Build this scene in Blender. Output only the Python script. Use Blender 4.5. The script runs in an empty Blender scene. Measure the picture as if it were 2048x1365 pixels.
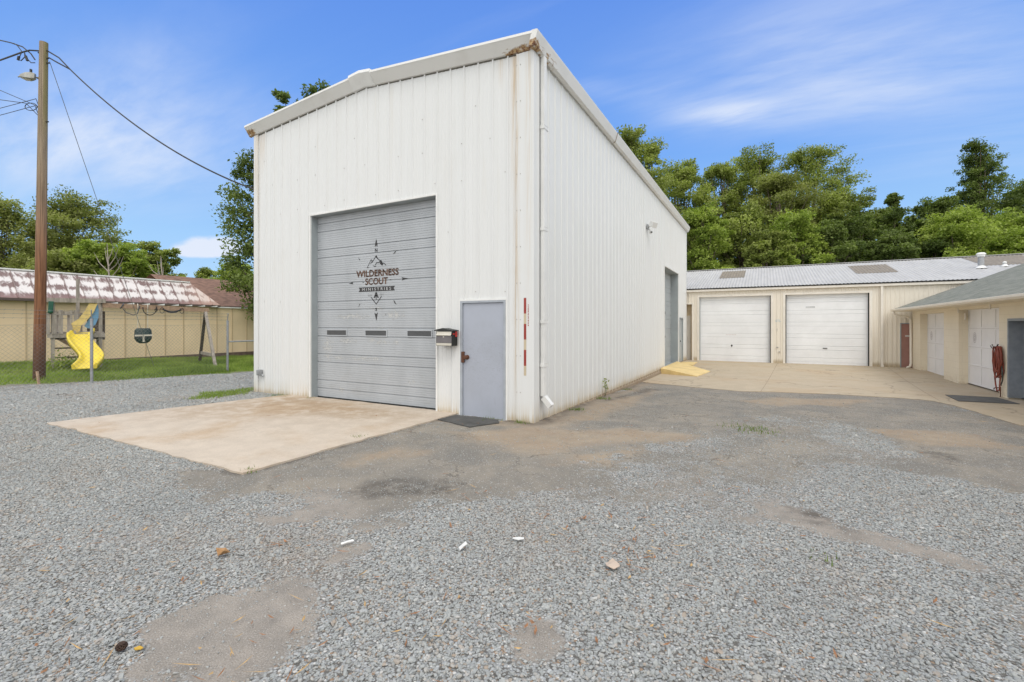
import bpy, math, random
import numpy as np

# ------------------------------------------------------------------ camera, sky, sun, exposure
SC = bpy.context.scene
COL = SC.collection
FPX, HORIZ, CAMH = 930.0, 650.0, 1.65           # focal length and horizon of the 2048 px photograph, eye height
YAW = math.atan((1530 - 1024) / FPX)
FW = np.array([-math.sin(YAW), math.cos(YAW)])
RT = np.array([math.cos(YAW), math.sin(YAW)])

cam_d = bpy.data.cameras.new('camera')
cam = bpy.data.objects.new('camera', cam_d)
COL.objects.link(cam)
cam.location = (0, 0, CAMH)
cam.rotation_euler = (math.pi / 2, 0, YAW)
cam_d.sensor_width = 36.0
cam_d.lens = FPX / 2048 * 36.0
cam_d.shift_y = -(682.5 - HORIZ) / 2048
cam_d.clip_start = 0.05
cam_d.clip_end = 2000
SC.camera = cam

SUN_EL, SUN_AZ = math.radians(56), math.radians(140)     # azimuth clockwise from +Y
world = bpy.data.worlds.new('World')
SC.world = world
world.use_nodes = True


def skydir(px, py):
    u, v = (px - 1024) / FPX, (HORIZ - py) / FPX
    d = np.array([RT[0] * u + FW[0], RT[1] * u + FW[1], v])
    return d / np.linalg.norm(d)


class N:
    """thin wrapper to build node graphs"""
    def __init__(s, nt):
        s.nt = nt

    def new(s, t, **kw):
        n = s.nt.nodes.new(t)
        for k, v in kw.items():
            setattr(n, k, v)
        return n

    def put(s, sock, v):
        if hasattr(v, 'is_output'):
            s.nt.links.new(v, sock)
        elif v is not None:
            if isinstance(v, (tuple, list)) and sock.type == 'RGBA' and len(v) == 3:
                v = (*v, 1)
            sock.default_value = v

    def m(s, op, a, b=None, c=None, clamp=False):
        n = s.new('ShaderNodeMath', operation=op, use_clamp=clamp)
        for i, v in enumerate((a, b, c)):
            if v is not None:
                s.put(n.inputs[i], v)
        return n.outputs[0]

    def vm(s, op, a, b=None):
        n = s.new('ShaderNodeVectorMath', operation=op)
        s.put(n.inputs[0], a)
        if b is not None:
            s.put(n.inputs[1], b)
        return n.outputs['Value'] if op in ('DOT_PRODUCT', 'LENGTH', 'DISTANCE') else n.outputs[0]

    def mix(s, f, a, b, blend='MIX'):
        n = s.new('ShaderNodeMix', data_type='RGBA', blend_type=blend)
        s.put(n.inputs[0], f)
        s.put(n.inputs[6], a)
        s.put(n.inputs[7], b)
        return n.outputs[2]

    def noise(s, vec, scale, detail=3, rough=.55, out=0, dist=0):
        n = s.new('ShaderNodeTexNoise')
        s.put(n.inputs['Vector'], vec)
        n.inputs['Scale'].default_value = scale
        n.inputs['Detail'].default_value = detail
        n.inputs['Roughness'].default_value = rough
        n.inputs['Distortion'].default_value = dist
        return n.outputs[out]

    def vor(s, vec, scale, feature='F1'):
        n = s.new('ShaderNodeTexVoronoi', feature=feature)
        s.put(n.inputs['Vector'], vec)
        n.inputs['Scale'].default_value = scale
        return n

    def step(s, v, a, b, lo=0.0, hi=1.0):
        n = s.new('ShaderNodeMapRange', interpolation_type='SMOOTHSTEP')
        s.put(n.inputs[0], v)
        s.put(n.inputs[1], a)
        s.put(n.inputs[2], b)
        s.put(n.inputs[3], lo)
        s.put(n.inputs[4], hi)
        return n.outputs[0]

    def mapv(s, vec, scale=(1, 1, 1), rot=(0, 0, 0), loc=(0, 0, 0)):
        n = s.new('ShaderNodeMapping')
        s.put(n.inputs[0], vec)
        n.inputs[1].default_value = loc
        n.inputs[2].default_value = rot
        n.inputs[3].default_value = scale
        return n.outputs[0]

    def xyz(s, vec):
        n = s.new('ShaderNodeSeparateXYZ')
        s.put(n.inputs[0], vec)
        return n.outputs


def build_sky():
    nt = world.node_tree
    nt.nodes.clear()
    g = N(nt)
    out = g.new('ShaderNodeOutputWorld')
    bg = g.new('ShaderNodeBackground')
    bg.inputs['Strength'].default_value = 0.1
    nt.links.new(bg.outputs[0], out.inputs[0])
    tc = g.new('ShaderNodeTexCoord')
    D = g.vm('NORMALIZE', tc.outputs['Generated'])
    x, y, z = g.xyz(D)
    sky = g.new('ShaderNodeTexSky', sky_type='NISHITA', sun_disc=False)
    sky.sun_elevation = SUN_EL
    sky.sun_rotation = SUN_AZ
    sky.air_density = 1.0
    sky.dust_density = 0.3
    sky.ozone_density = 3.0
    elev = g.m('MAXIMUM', z, 0.0)
    grad = g.new('ShaderNodeValToRGB')
    r = grad.color_ramp
    r.elements[0].position, r.elements[0].color = 0.0, (5.4, 7.8, 10.2, 1)
    r.elements[1].position, r.elements[1].color = 0.62, (1.25, 3.0, 8.8, 1)
    e = r.elements.new(0.16); e.color = (3.9, 6.6, 10.1, 1)
    e = r.elements.new(0.33); e.color = (2.0, 4.45, 9.8, 1)
    g.put(grad.inputs[0], elev)
    blue = g.mix(0.88, g.mix(1.0, sky.outputs[0], (0.75, 0.95, 1.25), 'MULTIPLY'), grad.outputs[0])
    # thin cirrus, laid out on a flat cloud deck far above
    inv = g.m('DIVIDE', 1.0, g.m('ADD', elev, 0.12))
    px, py = g.m('MULTIPLY', x, inv), g.m('MULTIPLY', y, inv)
    cv = g.new('ShaderNodeCombineXYZ')
    g.put(cv.inputs[0], px); g.put(cv.inputs[1], py)
    P = cv.outputs[0]
    stretched = g.mapv(P, (0.5, 1.7, 1), (0, 0, math.radians(-20)))
    n1 = g.noise(stretched, 1.5, 7, .58, dist=.5)
    n2 = g.noise(stretched, 5.0, 6, .6, dist=.4)
    wisp = g.m('ADD', g.m('MULTIPLY', n1, .75), g.m('MULTIPLY', n2, .3))
    total = None

    def blob(cx, cy, rx, ry, amp, tilt=0.0):
        c = skydir(cx, cy)
        e1 = np.array([RT[0], RT[1], 0.0])
        e1 = e1 - c * e1.dot(c); e1 /= np.linalg.norm(e1)
        e2 = np.cross(e1, c); e2 = e2 if e2[2] > 0 else -e2
        ca, sa = math.cos(tilt), math.sin(tilt)
        a, b = e1 * ca + e2 * sa, -e1 * sa + e2 * ca
        da = g.vm('DOT_PRODUCT', D, tuple(a / rx))
        db = g.vm('DOT_PRODUCT', D, tuple(b / ry))
        q = g.m('ADD', g.m('MULTIPLY', da, da), g.m('MULTIPLY', db, db))
        w = g.m('MULTIPLY', g.m('EXPONENT', g.m('MULTIPLY', q, -1.0)), amp)
        return g.m('MULTIPLY', w, g.m('GREATER_THAN', g.vm('DOT_PRODUCT', D, tuple(c)), 0.0))
    for b in ((215, 215, .16, .09, .50, .25), (1750, 70, .30, .10, .26, .1), (1560, 120, .16, .06, .15, .3), (60, 300, .22, .07, .30, 0), (330, 330, .20, .05, .25, -.1), (1470, 228, .085, .022, .62, .03), (1600, 205, .16, .035, .30, .15),
              (1880, 150, .16, .06, .30, .25), (1200, 180, .06, .018, .30, 0), (1990, 290, .14, .05, .16, .1), (1350, 215, .10, .05, .18, -.4), (480, 240, .10, .05, .2, 0)):
        w = blob(*b)
        total = w if total is None else g.m('ADD', total, w)
    mask = g.m('MULTIPLY', total, g.step(wisp, .22, .80))
    mask = g.m('ADD', g.m('MULTIPLY', mask, 1.25), g.m('MULTIPLY', g.step(n1, .5, .8), .10), clamp=True)
    col = g.mix(mask, blue, (7.9, 8.6, 9.9))
    # a small heap cloud low over the houses
    pv = g.noise(g.mapv(D, (1, 1, 1.6)), 26, 6, .6)
    cu = g.m('ADD', blob(425, 488, .055, .018, 1.0), blob(395, 505, .05, .012, .7))
    cu = g.m('ADD', cu, blob(440, 505, .045, .010, .6))
    cum = g.step(g.m('MULTIPLY', cu, g.m('ADD', pv, .35)), .32, .75)
    col = g.mix(g.m('MULTIPLY', cum, .85), col, (8.3, 8.7, 9.8))
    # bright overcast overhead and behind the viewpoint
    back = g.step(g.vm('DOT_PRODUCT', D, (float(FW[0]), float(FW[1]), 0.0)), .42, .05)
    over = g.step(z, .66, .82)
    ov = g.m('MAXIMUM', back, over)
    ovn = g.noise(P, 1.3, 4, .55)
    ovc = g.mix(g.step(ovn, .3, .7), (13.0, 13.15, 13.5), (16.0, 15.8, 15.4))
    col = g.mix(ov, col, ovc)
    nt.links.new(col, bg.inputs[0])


build_sky()
sun_d = bpy.data.lights.new('sun', 'SUN')
sun_d.energy = 1.15
sun_d.angle = math.radians(24)
sun_d.color = (1.0, .965, .91)
sun = bpy.data.objects.new('sun', sun_d)
COL.objects.link(sun)
_s = (math.sin(SUN_AZ) * math.cos(SUN_EL), math.cos(SUN_AZ) * math.cos(SUN_EL), math.sin(SUN_EL))
from mathutils import Vector, Matrix
sun.rotation_euler = Vector(_s).to_track_quat('Z', 'Y').to_euler()
sun.location = (0, -20, 30)
vs = SC.view_settings
vs.view_transform, vs.look, vs.gamma, vs.exposure = 'Standard', 'None', 1.0, 0.0
SC.cycles.max_bounces = 8
SC.cycles.diffuse_bounces = 4
SC.cycles.transparent_max_bounces = 8


# ------------------------------------------------------------------ helpers
def at(px, depth, z=0.0):
    """point that lies `depth` metres ahead of the viewpoint in the direction of a column of the photograph"""
    u = (px - 1024) / FPX
    return np.array([(RT[0] * u + FW[0]) * depth, (RT[1] * u + FW[1]) * depth, z])


def smooth(a, b, v):
    t = np.clip((np.asarray(v, float) - a) / (b - a), 0, 1)
    return t * t * (3 - 2 * t)


def gz(x, y):
    """height of the ground"""
    x = np.asarray(x, float); y = np.asarray(y, float)
    yard = -0.17 * smooth(6.5, 17, y) + 0.06 * smooth(18.5, 24, y)
    yard = yard * smooth(-6.0, -3.6, x)
    lawn = (0.17 - 0.036 * (np.clip(y, 4, 18) - 6.3)) * smooth(-17.2, -25.0, x)
    return yard + lawn


class MB:
    def __init__(s):
        s.v, s.f, s.mi, s.cur = [], [], [], 0

    def add(s, vs_, fs):
        o = len(s.v)
        s.v.extend([tuple(map(float, p)) for p in vs_])
        for f in fs:
            s.f.append([i + o for i in f])
            s.mi.append(s.cur)
        return s

    def quad(s, a, b, c, d):
        return s.add([a, b, c, d], [(0, 1, 2, 3)])

    def box(s, x0, x1, y0, y1, z0, z1):
        p = [(x, y, z) for z in (z0, z1) for y in (y0, y1) for x in (x0, x1)]
        return s.add(p, [(0, 2, 3, 1), (4, 5, 7, 6), (0, 1, 5, 4), (2, 6, 7, 3), (0, 4, 6, 2), (1, 3, 7, 5)])

    def obox(s, c, ax, ay, az, hx, hy, hz):
        """box with its own axes"""
        c, ax, ay, az = (np.array(q, float) for q in (c, ax, ay, az))
        p = [c + ax * hx * i + ay * hy * j + az * hz * k for k in (-1, 1) for j in (-1, 1) for i in (-1, 1)]
        return s.add(p, [(0, 2, 3, 1), (4, 5, 7, 6), (0, 1, 5, 4), (2, 6, 7, 3), (0, 4, 6, 2), (1, 3, 7, 5)])

    def beam(s, a, b, w, h, upv=(0, 0, 1)):
        a, b = np.array(a, float), np.array(b, float)
        d = b - a; L = np.linalg.norm(d); d /= L
        side = np.cross(d, upv)
        if np.linalg.norm(side) < 1e-4:
            side = np.cross(d, (1, 0, 0))
        side /= np.linalg.norm(side)
        u = np.cross(side, d)
        return s.obox((a + b) / 2, d, side, u, L / 2, w / 2, h / 2)

    def tube(s, pts, r, n=8, cap=True):
        pts = [np.array(p, float) for p in pts]
        rs = r if isinstance(r, (list, tuple, np.ndarray)) else [r] * len(pts)
        rings, o = [], len(s.v)
        ref = None
        for i, p in enumerate(pts):
            d = pts[min(i + 1, len(pts) - 1)] - pts[max(i - 1, 0)]
            d = d / (np.linalg.norm(d) + 1e-9)
            if ref is None:
                ref = np.array((0, 0, 1.0)) if abs(d[2]) < .9 else np.array((1.0, 0, 0))
            a = ref - d * ref.dot(d); a /= np.linalg.norm(a) + 1e-9
            ref = a
            b = np.cross(d, a)
            for k in range(n):
                t = 2 * math.pi * k / n
                s.v.append(tuple(p + rs[i] * (a * math.cos(t) + b * math.sin(t))))
        for i in range(len(pts) - 1):
            for k in range(n):
                k2 = (k + 1) % n
                s.f.append([o + i * n + k, o + i * n + k2, o + (i + 1) * n + k2, o + (i + 1) * n + k]); s.mi.append(s.cur)
        if cap:
            s.f.append([o + k for k in range(n)][::-1]); s.mi.append(s.cur)
            s.f.append([o + (len(pts) - 1) * n + k for k in range(n)]); s.mi.append(s.cur)
        return s

    def lathe(s, prof, c, n=16, axis='z'):
        o = len(s.v)
        for r, h in prof:
            for k in range(n):
                t = 2 * math.pi * k / n
                q = (r * math.cos(t), r * math.sin(t), h)
                if axis == 'y': q = (q[0], q[2], q[1])
                if axis == 'x': q = (q[2], q[0], q[1])
                s.v.append((c[0] + q[0], c[1] + q[1], c[2] + q[2]))
        for i in range(len(prof) - 1):
            for k in range(n):
                k2 = (k + 1) % n
                s.f.append([o + i * n + k, o + i * n + k2, o + (i + 1) * n + k2, o + (i + 1) * n + k]); s.mi.append(s.cur)
        return s

    def prism(s, poly, fmap, d0, d1):
        """polygon (a, b) pushed from d0 to d1; fmap(a, b, d) -> xyz"""
        n = len(poly)
        vv = [fmap(a, b, d0) for a, b in poly] + [fmap(a, b, d1) for a, b in poly]
        fs = [tuple(range(n)), tuple(range(2 * n - 1, n - 1, -1))] + [(i, i + n, (i + 1) % n + n, (i + 1) % n) for i in range(n)]
        return s.add(vv, fs)

    def sweep(s, prof, pts):
        """open or closed profile given as xyz rings"""
        pass

    def build(s, name, mats, parent=None, origin=None, smooth_=False, bevel=0):
        me = bpy.data.meshes.new(name)
        o = bpy.data.objects.new(name, me)
        COL.objects.link(o)
        org = np.zeros(3)
        if parent is not None:
            o.parent = parent
            q = parent
            while q is not None:
                org += np.array(q.location); q = q.parent
        elif origin is not None:
            org = np.array(origin, float); o.location = origin
        vv = np.array(s.v, float) - org
        me.from_pydata([tuple(p) for p in vv], [], s.f)
        mats = mats if isinstance(mats, (list, tuple)) else [mats]
        for m_ in mats:
            me.materials.append(m_)
        if len(mats) > 1:
            me.polygons.foreach_set('material_index', s.mi)
        if smooth_:
            me.polygons.foreach_set('use_smooth', [True] * len(me.polygons))
        me.update()
        if bevel:
            b = o.modifiers.new('bevel', 'BEVEL'); b.width = bevel; b.segments = 2; b.limit_method = 'ANGLE'
        return o


def thing(name, label, cat, loc, group=None):
    o = bpy.data.objects.new(name, None)
    o.empty_display_size = .2
    COL.objects.link(o)
    o.location = loc
    return tag(o, label, cat, group)


def tag(o, label, cat, group=None, kind=None):
    o['label'] = label
    if cat: o['category'] = cat
    if group: o['group'] = group
    if kind: o['kind'] = kind
    return o


def setting(o, kind='structure'):
    o['kind'] = kind
    return o


def dup(o, loc=None, parent=None):
    c = o.copy(); COL.objects.link(c)
    if parent is not None: c.parent = parent
    if loc is not None: c.location = loc
    for ch in list(o.children):
        dup(ch, None, c)
    return c


def text_geo(body, cx, cz, width, height, spacing=1.0):
    cu = bpy.data.curves.new('t', 'FONT')
    cu.body = body
    cu.size = 1
    cu.space_character = spacing
    cu.resolution_u = 3
    ob = bpy.data.objects.new('t', cu)
    COL.objects.link(ob)
    bpy.context.view_layer.update()
    me = bpy.data.meshes.new_from_object(ob.evaluated_get(bpy.context.evaluated_depsgraph_get()))
    co = np.array([v.co[:] for v in me.vertices])
    fs = [list(p.vertices) for p in me.polygons]
    bpy.data.objects.remove(ob); bpy.data.curves.remove(cu); bpy.data.meshes.remove(me)
    lo, hi = co.min(0), co.max(0)
    a = (co[:, 0] - (lo[0] + hi[0]) / 2) / (hi[0] - lo[0]) * width + cx
    b = (co[:, 1] - (lo[1] + hi[1]) / 2) / (hi[1] - lo[1]) * height + cz
    return np.stack([a, b], 1), fs


# ------------------------------------------------------------------ materials
def material(name):
    m_ = bpy.data.materials.new(name)
    m_.use_nodes = True
    nt = m_.node_tree
    nt.nodes.clear()
    g = N(nt)
    out = g.new('ShaderNodeOutputMaterial')
    b = g.new('ShaderNodeBsdfPrincipled')
    nt.links.new(b.outputs[0], out.inputs[0])
    geo = g.new('ShaderNodeNewGeometry')
    return m_, g, b, geo.outputs['Position'], out


def bump(g, b, height, strength=.3, dist=.01):
    n = g.new('ShaderNodeBump')
    n.inputs['Strength'].default_value = strength
    n.inputs['Distance'].default_value = dist
    g.put(n.inputs['Height'], height)
    g.nt.links.new(n.outputs[0], b.inputs['Normal'])


def simple(name, col, rough=.6, metal=0.0, var=.15, scale=6.0, stretch=(1, 1, 1), bmp=0.0, bscale=60):
    m_, g, b, P, _ = material(name)
    v = g.noise(g.mapv(P, stretch), scale, 4, .6)
    k = g.step(v, .25, .75, 1 - var, 1 + var)
    c = g.mix(1.0, col, g.vm('SCALE', (1, 1, 1)), 'MULTIPLY')
    sc = g.new('ShaderNodeVectorMath', operation='SCALE')
    g.put(sc.inputs[0], tuple(col)); g.put(sc.inputs['Scale'], k)
    g.put(b.inputs['Base Color'], sc.outputs[0])
    b.inputs['Roughness'].default_value = rough
    b.inputs['Metallic'].default_value = metal
    if bmp:
        bump(g, b, g.noise(P, bscale, 4, .6), bmp, .01)
    return m_


def white_siding(name, col, dirtz=0.35, rust=None, dirt_col=(.52, .40, .22)):
    m_, g, b, P, _ = material(name)
    x, y, z = g.xyz(P)
    streak = g.noise(g.mapv(P, (7, 7, .25)), 1.6, 5, .6)
    fine = g.noise(g.mapv(P, (22, 22, .6)), 1.5, 4, .6)
    blot = g.noise(P, .9, 4, .6)
    base = g.mix(g.step(streak, .35, .75), col, tuple(c * k for c, k in zip(col, (.975, .972, .965))))
    base = g.mix(g.m('MULTIPLY', g.step(blot, .5, .8), .35), base, tuple(c * k for c, k in zip(col, (.93, .92, .89))))
    # splash-back staining above the ground
    h = g.m('ADD', z, .16)
    low = g.m('MULTIPLY', g.step(h, dirtz * 1.8, .05), g.step(fine, .30, .72))
    low2 = g.step(g.m('ADD', h, g.m('MULTIPLY', fine, -.25)), .18, .0)
    base = g.mix(g.m('MULTIPLY', low, .68), base, dirt_col)
    drip = g.m('MULTIPLY', g.step(g.noise(g.mapv(P, (3.1, 3.1, .12), loc=(3, 1, 0)), 2.2, 4, .6), .60, .74), g.step(z, 2.0, 6.3))
    base = g.mix(g.m('MULTIPLY', drip, .22), base, (.60, .54, .42))
    base = g.mix(g.m('MULTIPLY', low2, .65), base, tuple(c * .8 for c in dirt_col))
    if rust:
        for (cx, cy, wdt, ztop, length, amt) in rust:
            dx = g.m('SUBTRACT', x, cx); dy = g.m('SUBTRACT', y, cy)
            q = g.m('ADD', g.m('MULTIPLY', dx, dx), g.m('MULTIPLY', dy, dy))
            w = g.m('EXPONENT', g.m('MULTIPLY', q, -1.0 / wdt ** 2))
            fade = g.m('MULTIPLY', g.step(z, ztop - length, ztop), 1.0)
            w = g.m('MULTIPLY', g.m('MULTIPLY', w, fade), g.step(fine, .35, .65))
            base = g.mix(g.m('MULTIPLY', w, amt, clamp=True), base, (.50, .33, .14))
    g.put(b.inputs['Base Color'], base)
    b.inputs['Roughness'].default_value = .42
    b.inputs['Specular IOR Level'].default_value = .35
    bump(g, b, g.noise(g.mapv(P, (1, 1, .45)), 2.4, 3, .5), .22, .025)
    return m_


WHITE = (.715, .725, .72)
M_WALL = white_siding('white_siding', WHITE, .32, rust=[(-3.80, 7.05, .06, 6.4, 3.0, .6), (-4.06, 7.05, .06, 6.5, 1.0, .5), (-3.50, 7.05, .05, 6.4, 6.0, .55), (-11.0, 7.05, .12, 6.4, 4.5, .7), (-10.75, 7.05, .10, 6.4, 1.4, .5), (-3.74, 7.05, .05, 1.5, 1.5, .8)])
M_TRIMW = simple('white_trim', (.76, .76, .74), .45, var=.06, scale=3)
M_CREAM = white_siding('cream_siding', (.80, .745, .645), .12)
M_CREAMT = simple('cream_trim', (.80, .755, .675), .5, var=.06, scale=3)
M_SCREW = simple('screw_heads', (.44, .42, .39), .5)
M_BLACK = simple('black_enamel', (.022, .024, .022), .45, var=.2)
M_DARKGAP = simple('dark_gap', (.02, .02, .02), .9)
M_GALV = simple('galvanised_steel', (.36, .37, .38), .5, .35, var=.15, scale=12)


def rusty_trim():
    m_, g, b, P, _ = material('rusting_white_trim')
    x, y, z = g.xyz(P)
    n = g.noise(g.mapv(P, (3, 3, 8)), 3.0, 6, .65)
    dl = g.m('MULTIPLY', g.step(x, -10.75, -11.05), g.step(z, 6.52, 6.40))
    dr = g.m('MULTIPLY', g.step(x, -4.30, -3.75), g.m('MULTIPLY', g.step(y, 7.30, 7.0), g.step(z, 6.45, 6.31)))
    ds = g.m('MULTIPLY', g.step(x, -3.50, -3.40), g.m('MULTIPLY', g.step(y, 8.6, 7.4), g.step(z, 6.46, 6.32)))
    w = g.m('MAXIMUM', dl, g.m('MAXIMUM', dr, g.m('MULTIPLY', ds, .7)))
    mask = g.step(g.m('ADD', g.m('MULTIPLY', w, .52), n), .82, 1.0)
    rust = g.mix(g.step(g.noise(P, 22, 5, .7), .35, .65), (.15, .055, .022), (.50, .36, .19))
    c = g.mix(g.step(g.noise(P, 2.0, 4), .45, .8), (.75, .745, .72), (.69, .68, .65))
    g.put(b.inputs['Base Color'], g.mix(mask, c, rust))
    g.put(b.inputs['Roughness'], g.m('ADD', g.m('MULTIPLY', mask, .4), .45))
    return m_


M_RUSTTRIM = rusty_trim()


def grey_door_mat(name, col, wear=1.0):
    m_, g, b, P, _ = material(name)
    x, y, z = g.xyz(P)
    streak = g.noise(g.mapv(P, (1.2, 1.2, .5)), 1.5, 5, .6)
    c = g.mix(g.step(streak, .3, .75), col, tuple(q * .86 for q in col))
    chips = g.noise(g.mapv(P, (1.0, 1.0, 1.8)), 9.0, 6, .68, dist=.6)
    zone = g.m('MULTIPLY', g.step(z, 2.1, 1.9), g.step(z, .75, 1.0))
    patch = g.step(g.noise(P, 1.7, 2), .50, .62)
    sp = None
    for cx, cz, rx, rz in ((-8.64, 1.20, .16, .22), (-8.62, .93, .12, .10), (-8.03, 1.30, .28, .07), (-7.25, 1.32, .16, .06), (-7.05, 1.29, .22, .05), (-6.6, 1.30, .10, .05), (-7.45, .93, .60, .055), (-8.25, .92, .32, .05),
                           (-7.85, 1.83, .45, .06), (-6.68, 1.86, .28, .09), (-7.2, 2.0, .22, .05), (-7.1, 1.585, .25, .03), (-8.2, .22, .1, .05), (-6.2, .5, .1, .05)):
        a_ = g.m('DIVIDE', g.m('SUBTRACT', x, cx), rx); b_ = g.m('DIVIDE', g.m('SUBTRACT', z, cz), rz)
        q = g.m('EXPONENT', g.m('MULTIPLY', g.m('ADD', g.m('MULTIPLY', a_, a_), g.m('MULTIPLY', b_, b_)), -.8))
        sp = q if sp is None else g.m('MAXIMUM', sp, q)
    fch = g.noise(g.mapv(P, (1.0, 1.0, 1.5)), 17.0, 6, .7, dist=.8)
    lv = g.m('ADD', fch, g.m('MULTIPLY', sp, .17))
    edge = g.m('MULTIPLY', g.m('MULTIPLY', g.step(lv, .655, .67), g.step(sp, .2, .35)), wear)
    c = g.mix(g.m('MULTIPLY', edge, .8), c, (.53, .535, .52))
    rim = g.m('MULTIPLY', g.m('MULTIPLY', g.step(lv, .630, .645), g.step(lv, .665, .655)), g.step(sp, .2, .35))
    c = g.mix(g.m('MULTIPLY', rim, .75 * wear), c, (.20, .20, .19))
    smear = g.m('MULTIPLY', g.step(z, 1.0, .25), g.step(g.noise(g.mapv(P, (.8, .8, 2.5)), 3, 5, .65), .5, .8))
    c = g.mix(g.m('MULTIPLY', smear, .35), c, (.30, .29, .27))
    g.put(b.inputs['Base Color'], c)
    b.inputs['Roughness'].default_value = .42
    bump(g, b, g.m('SUBTRACT', g.noise(P, 2.2, 3), g.m('MULTIPLY', edge, .3)), .15, .02)
    return m_


M_GDOOR = grey_door_mat('grey_door_paint', (.44, .465, .49))
M_GDOOR2 = grey_door_mat('pale_grey_door_paint', (.42, .455, .47), .6)
M_JAMB = simple('grey_jamb_paint', (.30, .335, .35), .5, var=.08, scale=2)
M_WDOOR = simple('white_door_paint', (.86, .875, .89), .4, var=.05, scale=1.2)
M_WDOOR2 = simple('old_white_door_paint', (.80, .79, .785), .5, var=.04, scale=2)


def blue_door():
    m_, g, b, P, _ = material('blue_grey_door_paint')
    x, y, z = g.xyz(P)
    base = (.40, .43, .50)
    n = g.noise(P, 1.6, 4, .6)
    c = g.mix(g.step(n, .3, .75), base, (.36, .385, .44))
    sc = g.noise(g.mapv(P, (5, 5, 9), (0, .6, 0)), 5.0, 5, .7, dist=1.5)
    mid = g.m('MULTIPLY', g.step(z, .35, .8), g.step(z, 1.6, 1.2))
    c = g.mix(g.m('MULTIPLY', g.m('MULTIPLY', g.step(sc, .50, .66), mid), .6), c, (.28, .30, .33))
    sm = g.m('MULTIPLY', g.step(g.noise(g.mapv(P, (9, 9, 2)), 1.3, 4), .58, .74), g.step(z, .6, .1))
    c = g.mix(g.m('MULTIPLY', sm, .5), c, (.22, .23, .24))
    g.put(b.inputs['Base Color'], c)
    b.inputs['Roughness'].default_value = .4
    bump(g, b, g.noise(P, 6, 4), .12, .01)
    return m_


M_BDOOR = blue_door()


def concrete(name, col, stain, joint=None, spots=()):
    m_, g, b, P, _ = material(name)
    big = g.noise(P, .55, 5, .6, dist=.4)
    mid = g.noise(P, 3.0, 5, .65)
    fin = g.noise(P, 70, 3, .6)
    c = g.mix(g.step(mid, .3, .72), col, tuple(q * .88 for q in col))
    c = g.mix(g.m('MULTIPLY', g.step(g.m('ADD', big, g.m('MULTIPLY', g.m('SUBTRACT', mid, .5), .25)), .46, .70), .6), c, stain)
    X_, Y_, Z_ = g.xyz(P)
    for cx, cy, rx, ry, amt in spots:
        a_ = g.m('DIVIDE', g.m('SUBTRACT', X_, cx), rx); b_ = g.m('DIVIDE', g.m('SUBTRACT', Y_, cy), ry)
        q = g.m('EXPONENT', g.m('MULTIPLY', g.m('ADD', g.m('MULTIPLY', a_, a_), g.m('MULTIPLY', b_, b_)), -1.0))
        c = g.mix(g.m('MULTIPLY', g.m('MULTIPLY', q, g.step(mid, .30, .62)), amt), c, tuple(k * .80 for k in stain))
    dk = g.step(g.noise(g.mapv(P, loc=(7, 3, 0)), 1.3, 5, .7), .60, .74)
    c = g.mix(g.m('MULTIPLY', dk, .35), c, (.25, .19, .13))
    agg = g.m('MULTIPLY', g.step(g.noise(P, 24, 4, .7), .56, .68), g.step(g.noise(g.mapv(P, loc=(2, 5, 0)), 1.1, 3), .42, .62))
    c = g.mix(g.m('MULTIPLY', agg, .42), c, (.30, .275, .25))
    c = g.mix(g.m('MULTIPLY', g.step(fin, .56, .70), .35), c, tuple(q * .5 for q in col))
    c = g.mix(g.m('MULTIPLY', g.step(fin, .42, .32), .3), c, tuple(min(1, q * 1.35) for q in col))
    cr = g.vor(P, .23, 'DISTANCE_TO_EDGE')
    wv = g.new('ShaderNodeVectorMath', operation='ADD')
    g.put(wv.inputs[0], P)
    ns = g.new('ShaderNodeTexNoise'); ns.inputs['Scale'].default_value = 1.5; ns.inputs['Detail'].default_value = 5
    g.put(ns.inputs['Vector'], P)
    g.put(wv.inputs[1], ns.outputs['Color'])
    g.nt.links.new(wv.outputs[0], cr.inputs['Vector'])
    if joint:
        crack = g.step(cr.outputs[0], .006, .002)
        c = g.mix(g.m('MULTIPLY', crack, .4), c, (.10, .08, .06))
    g.put(b.inputs['Base Color'], c)
    b.inputs['Roughness'].default_value = .85
    bump(g, b, g.m('ADD', fin, g.m('MULTIPLY', mid, .6)), .35, .006)
    return m_


M_CONC = concrete('apron_concrete', (.545, .468, .382), (.42, .285, .16), None, ((-8.5, 6.0, 1.7, .9, .75), (-9.5, 4.8, .9, .9, .45), (-6.6, 6.3, 1.5, .55, .55), (-9.2, 6.7, .8, .4, .7)))
M_YARD = concrete('yard_concrete', (.46, .385, .28), (.42, .31, .195), True)
M_CURB = concrete('footing_concrete', (.34, .27, .19), (.26, .18, .11))


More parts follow.
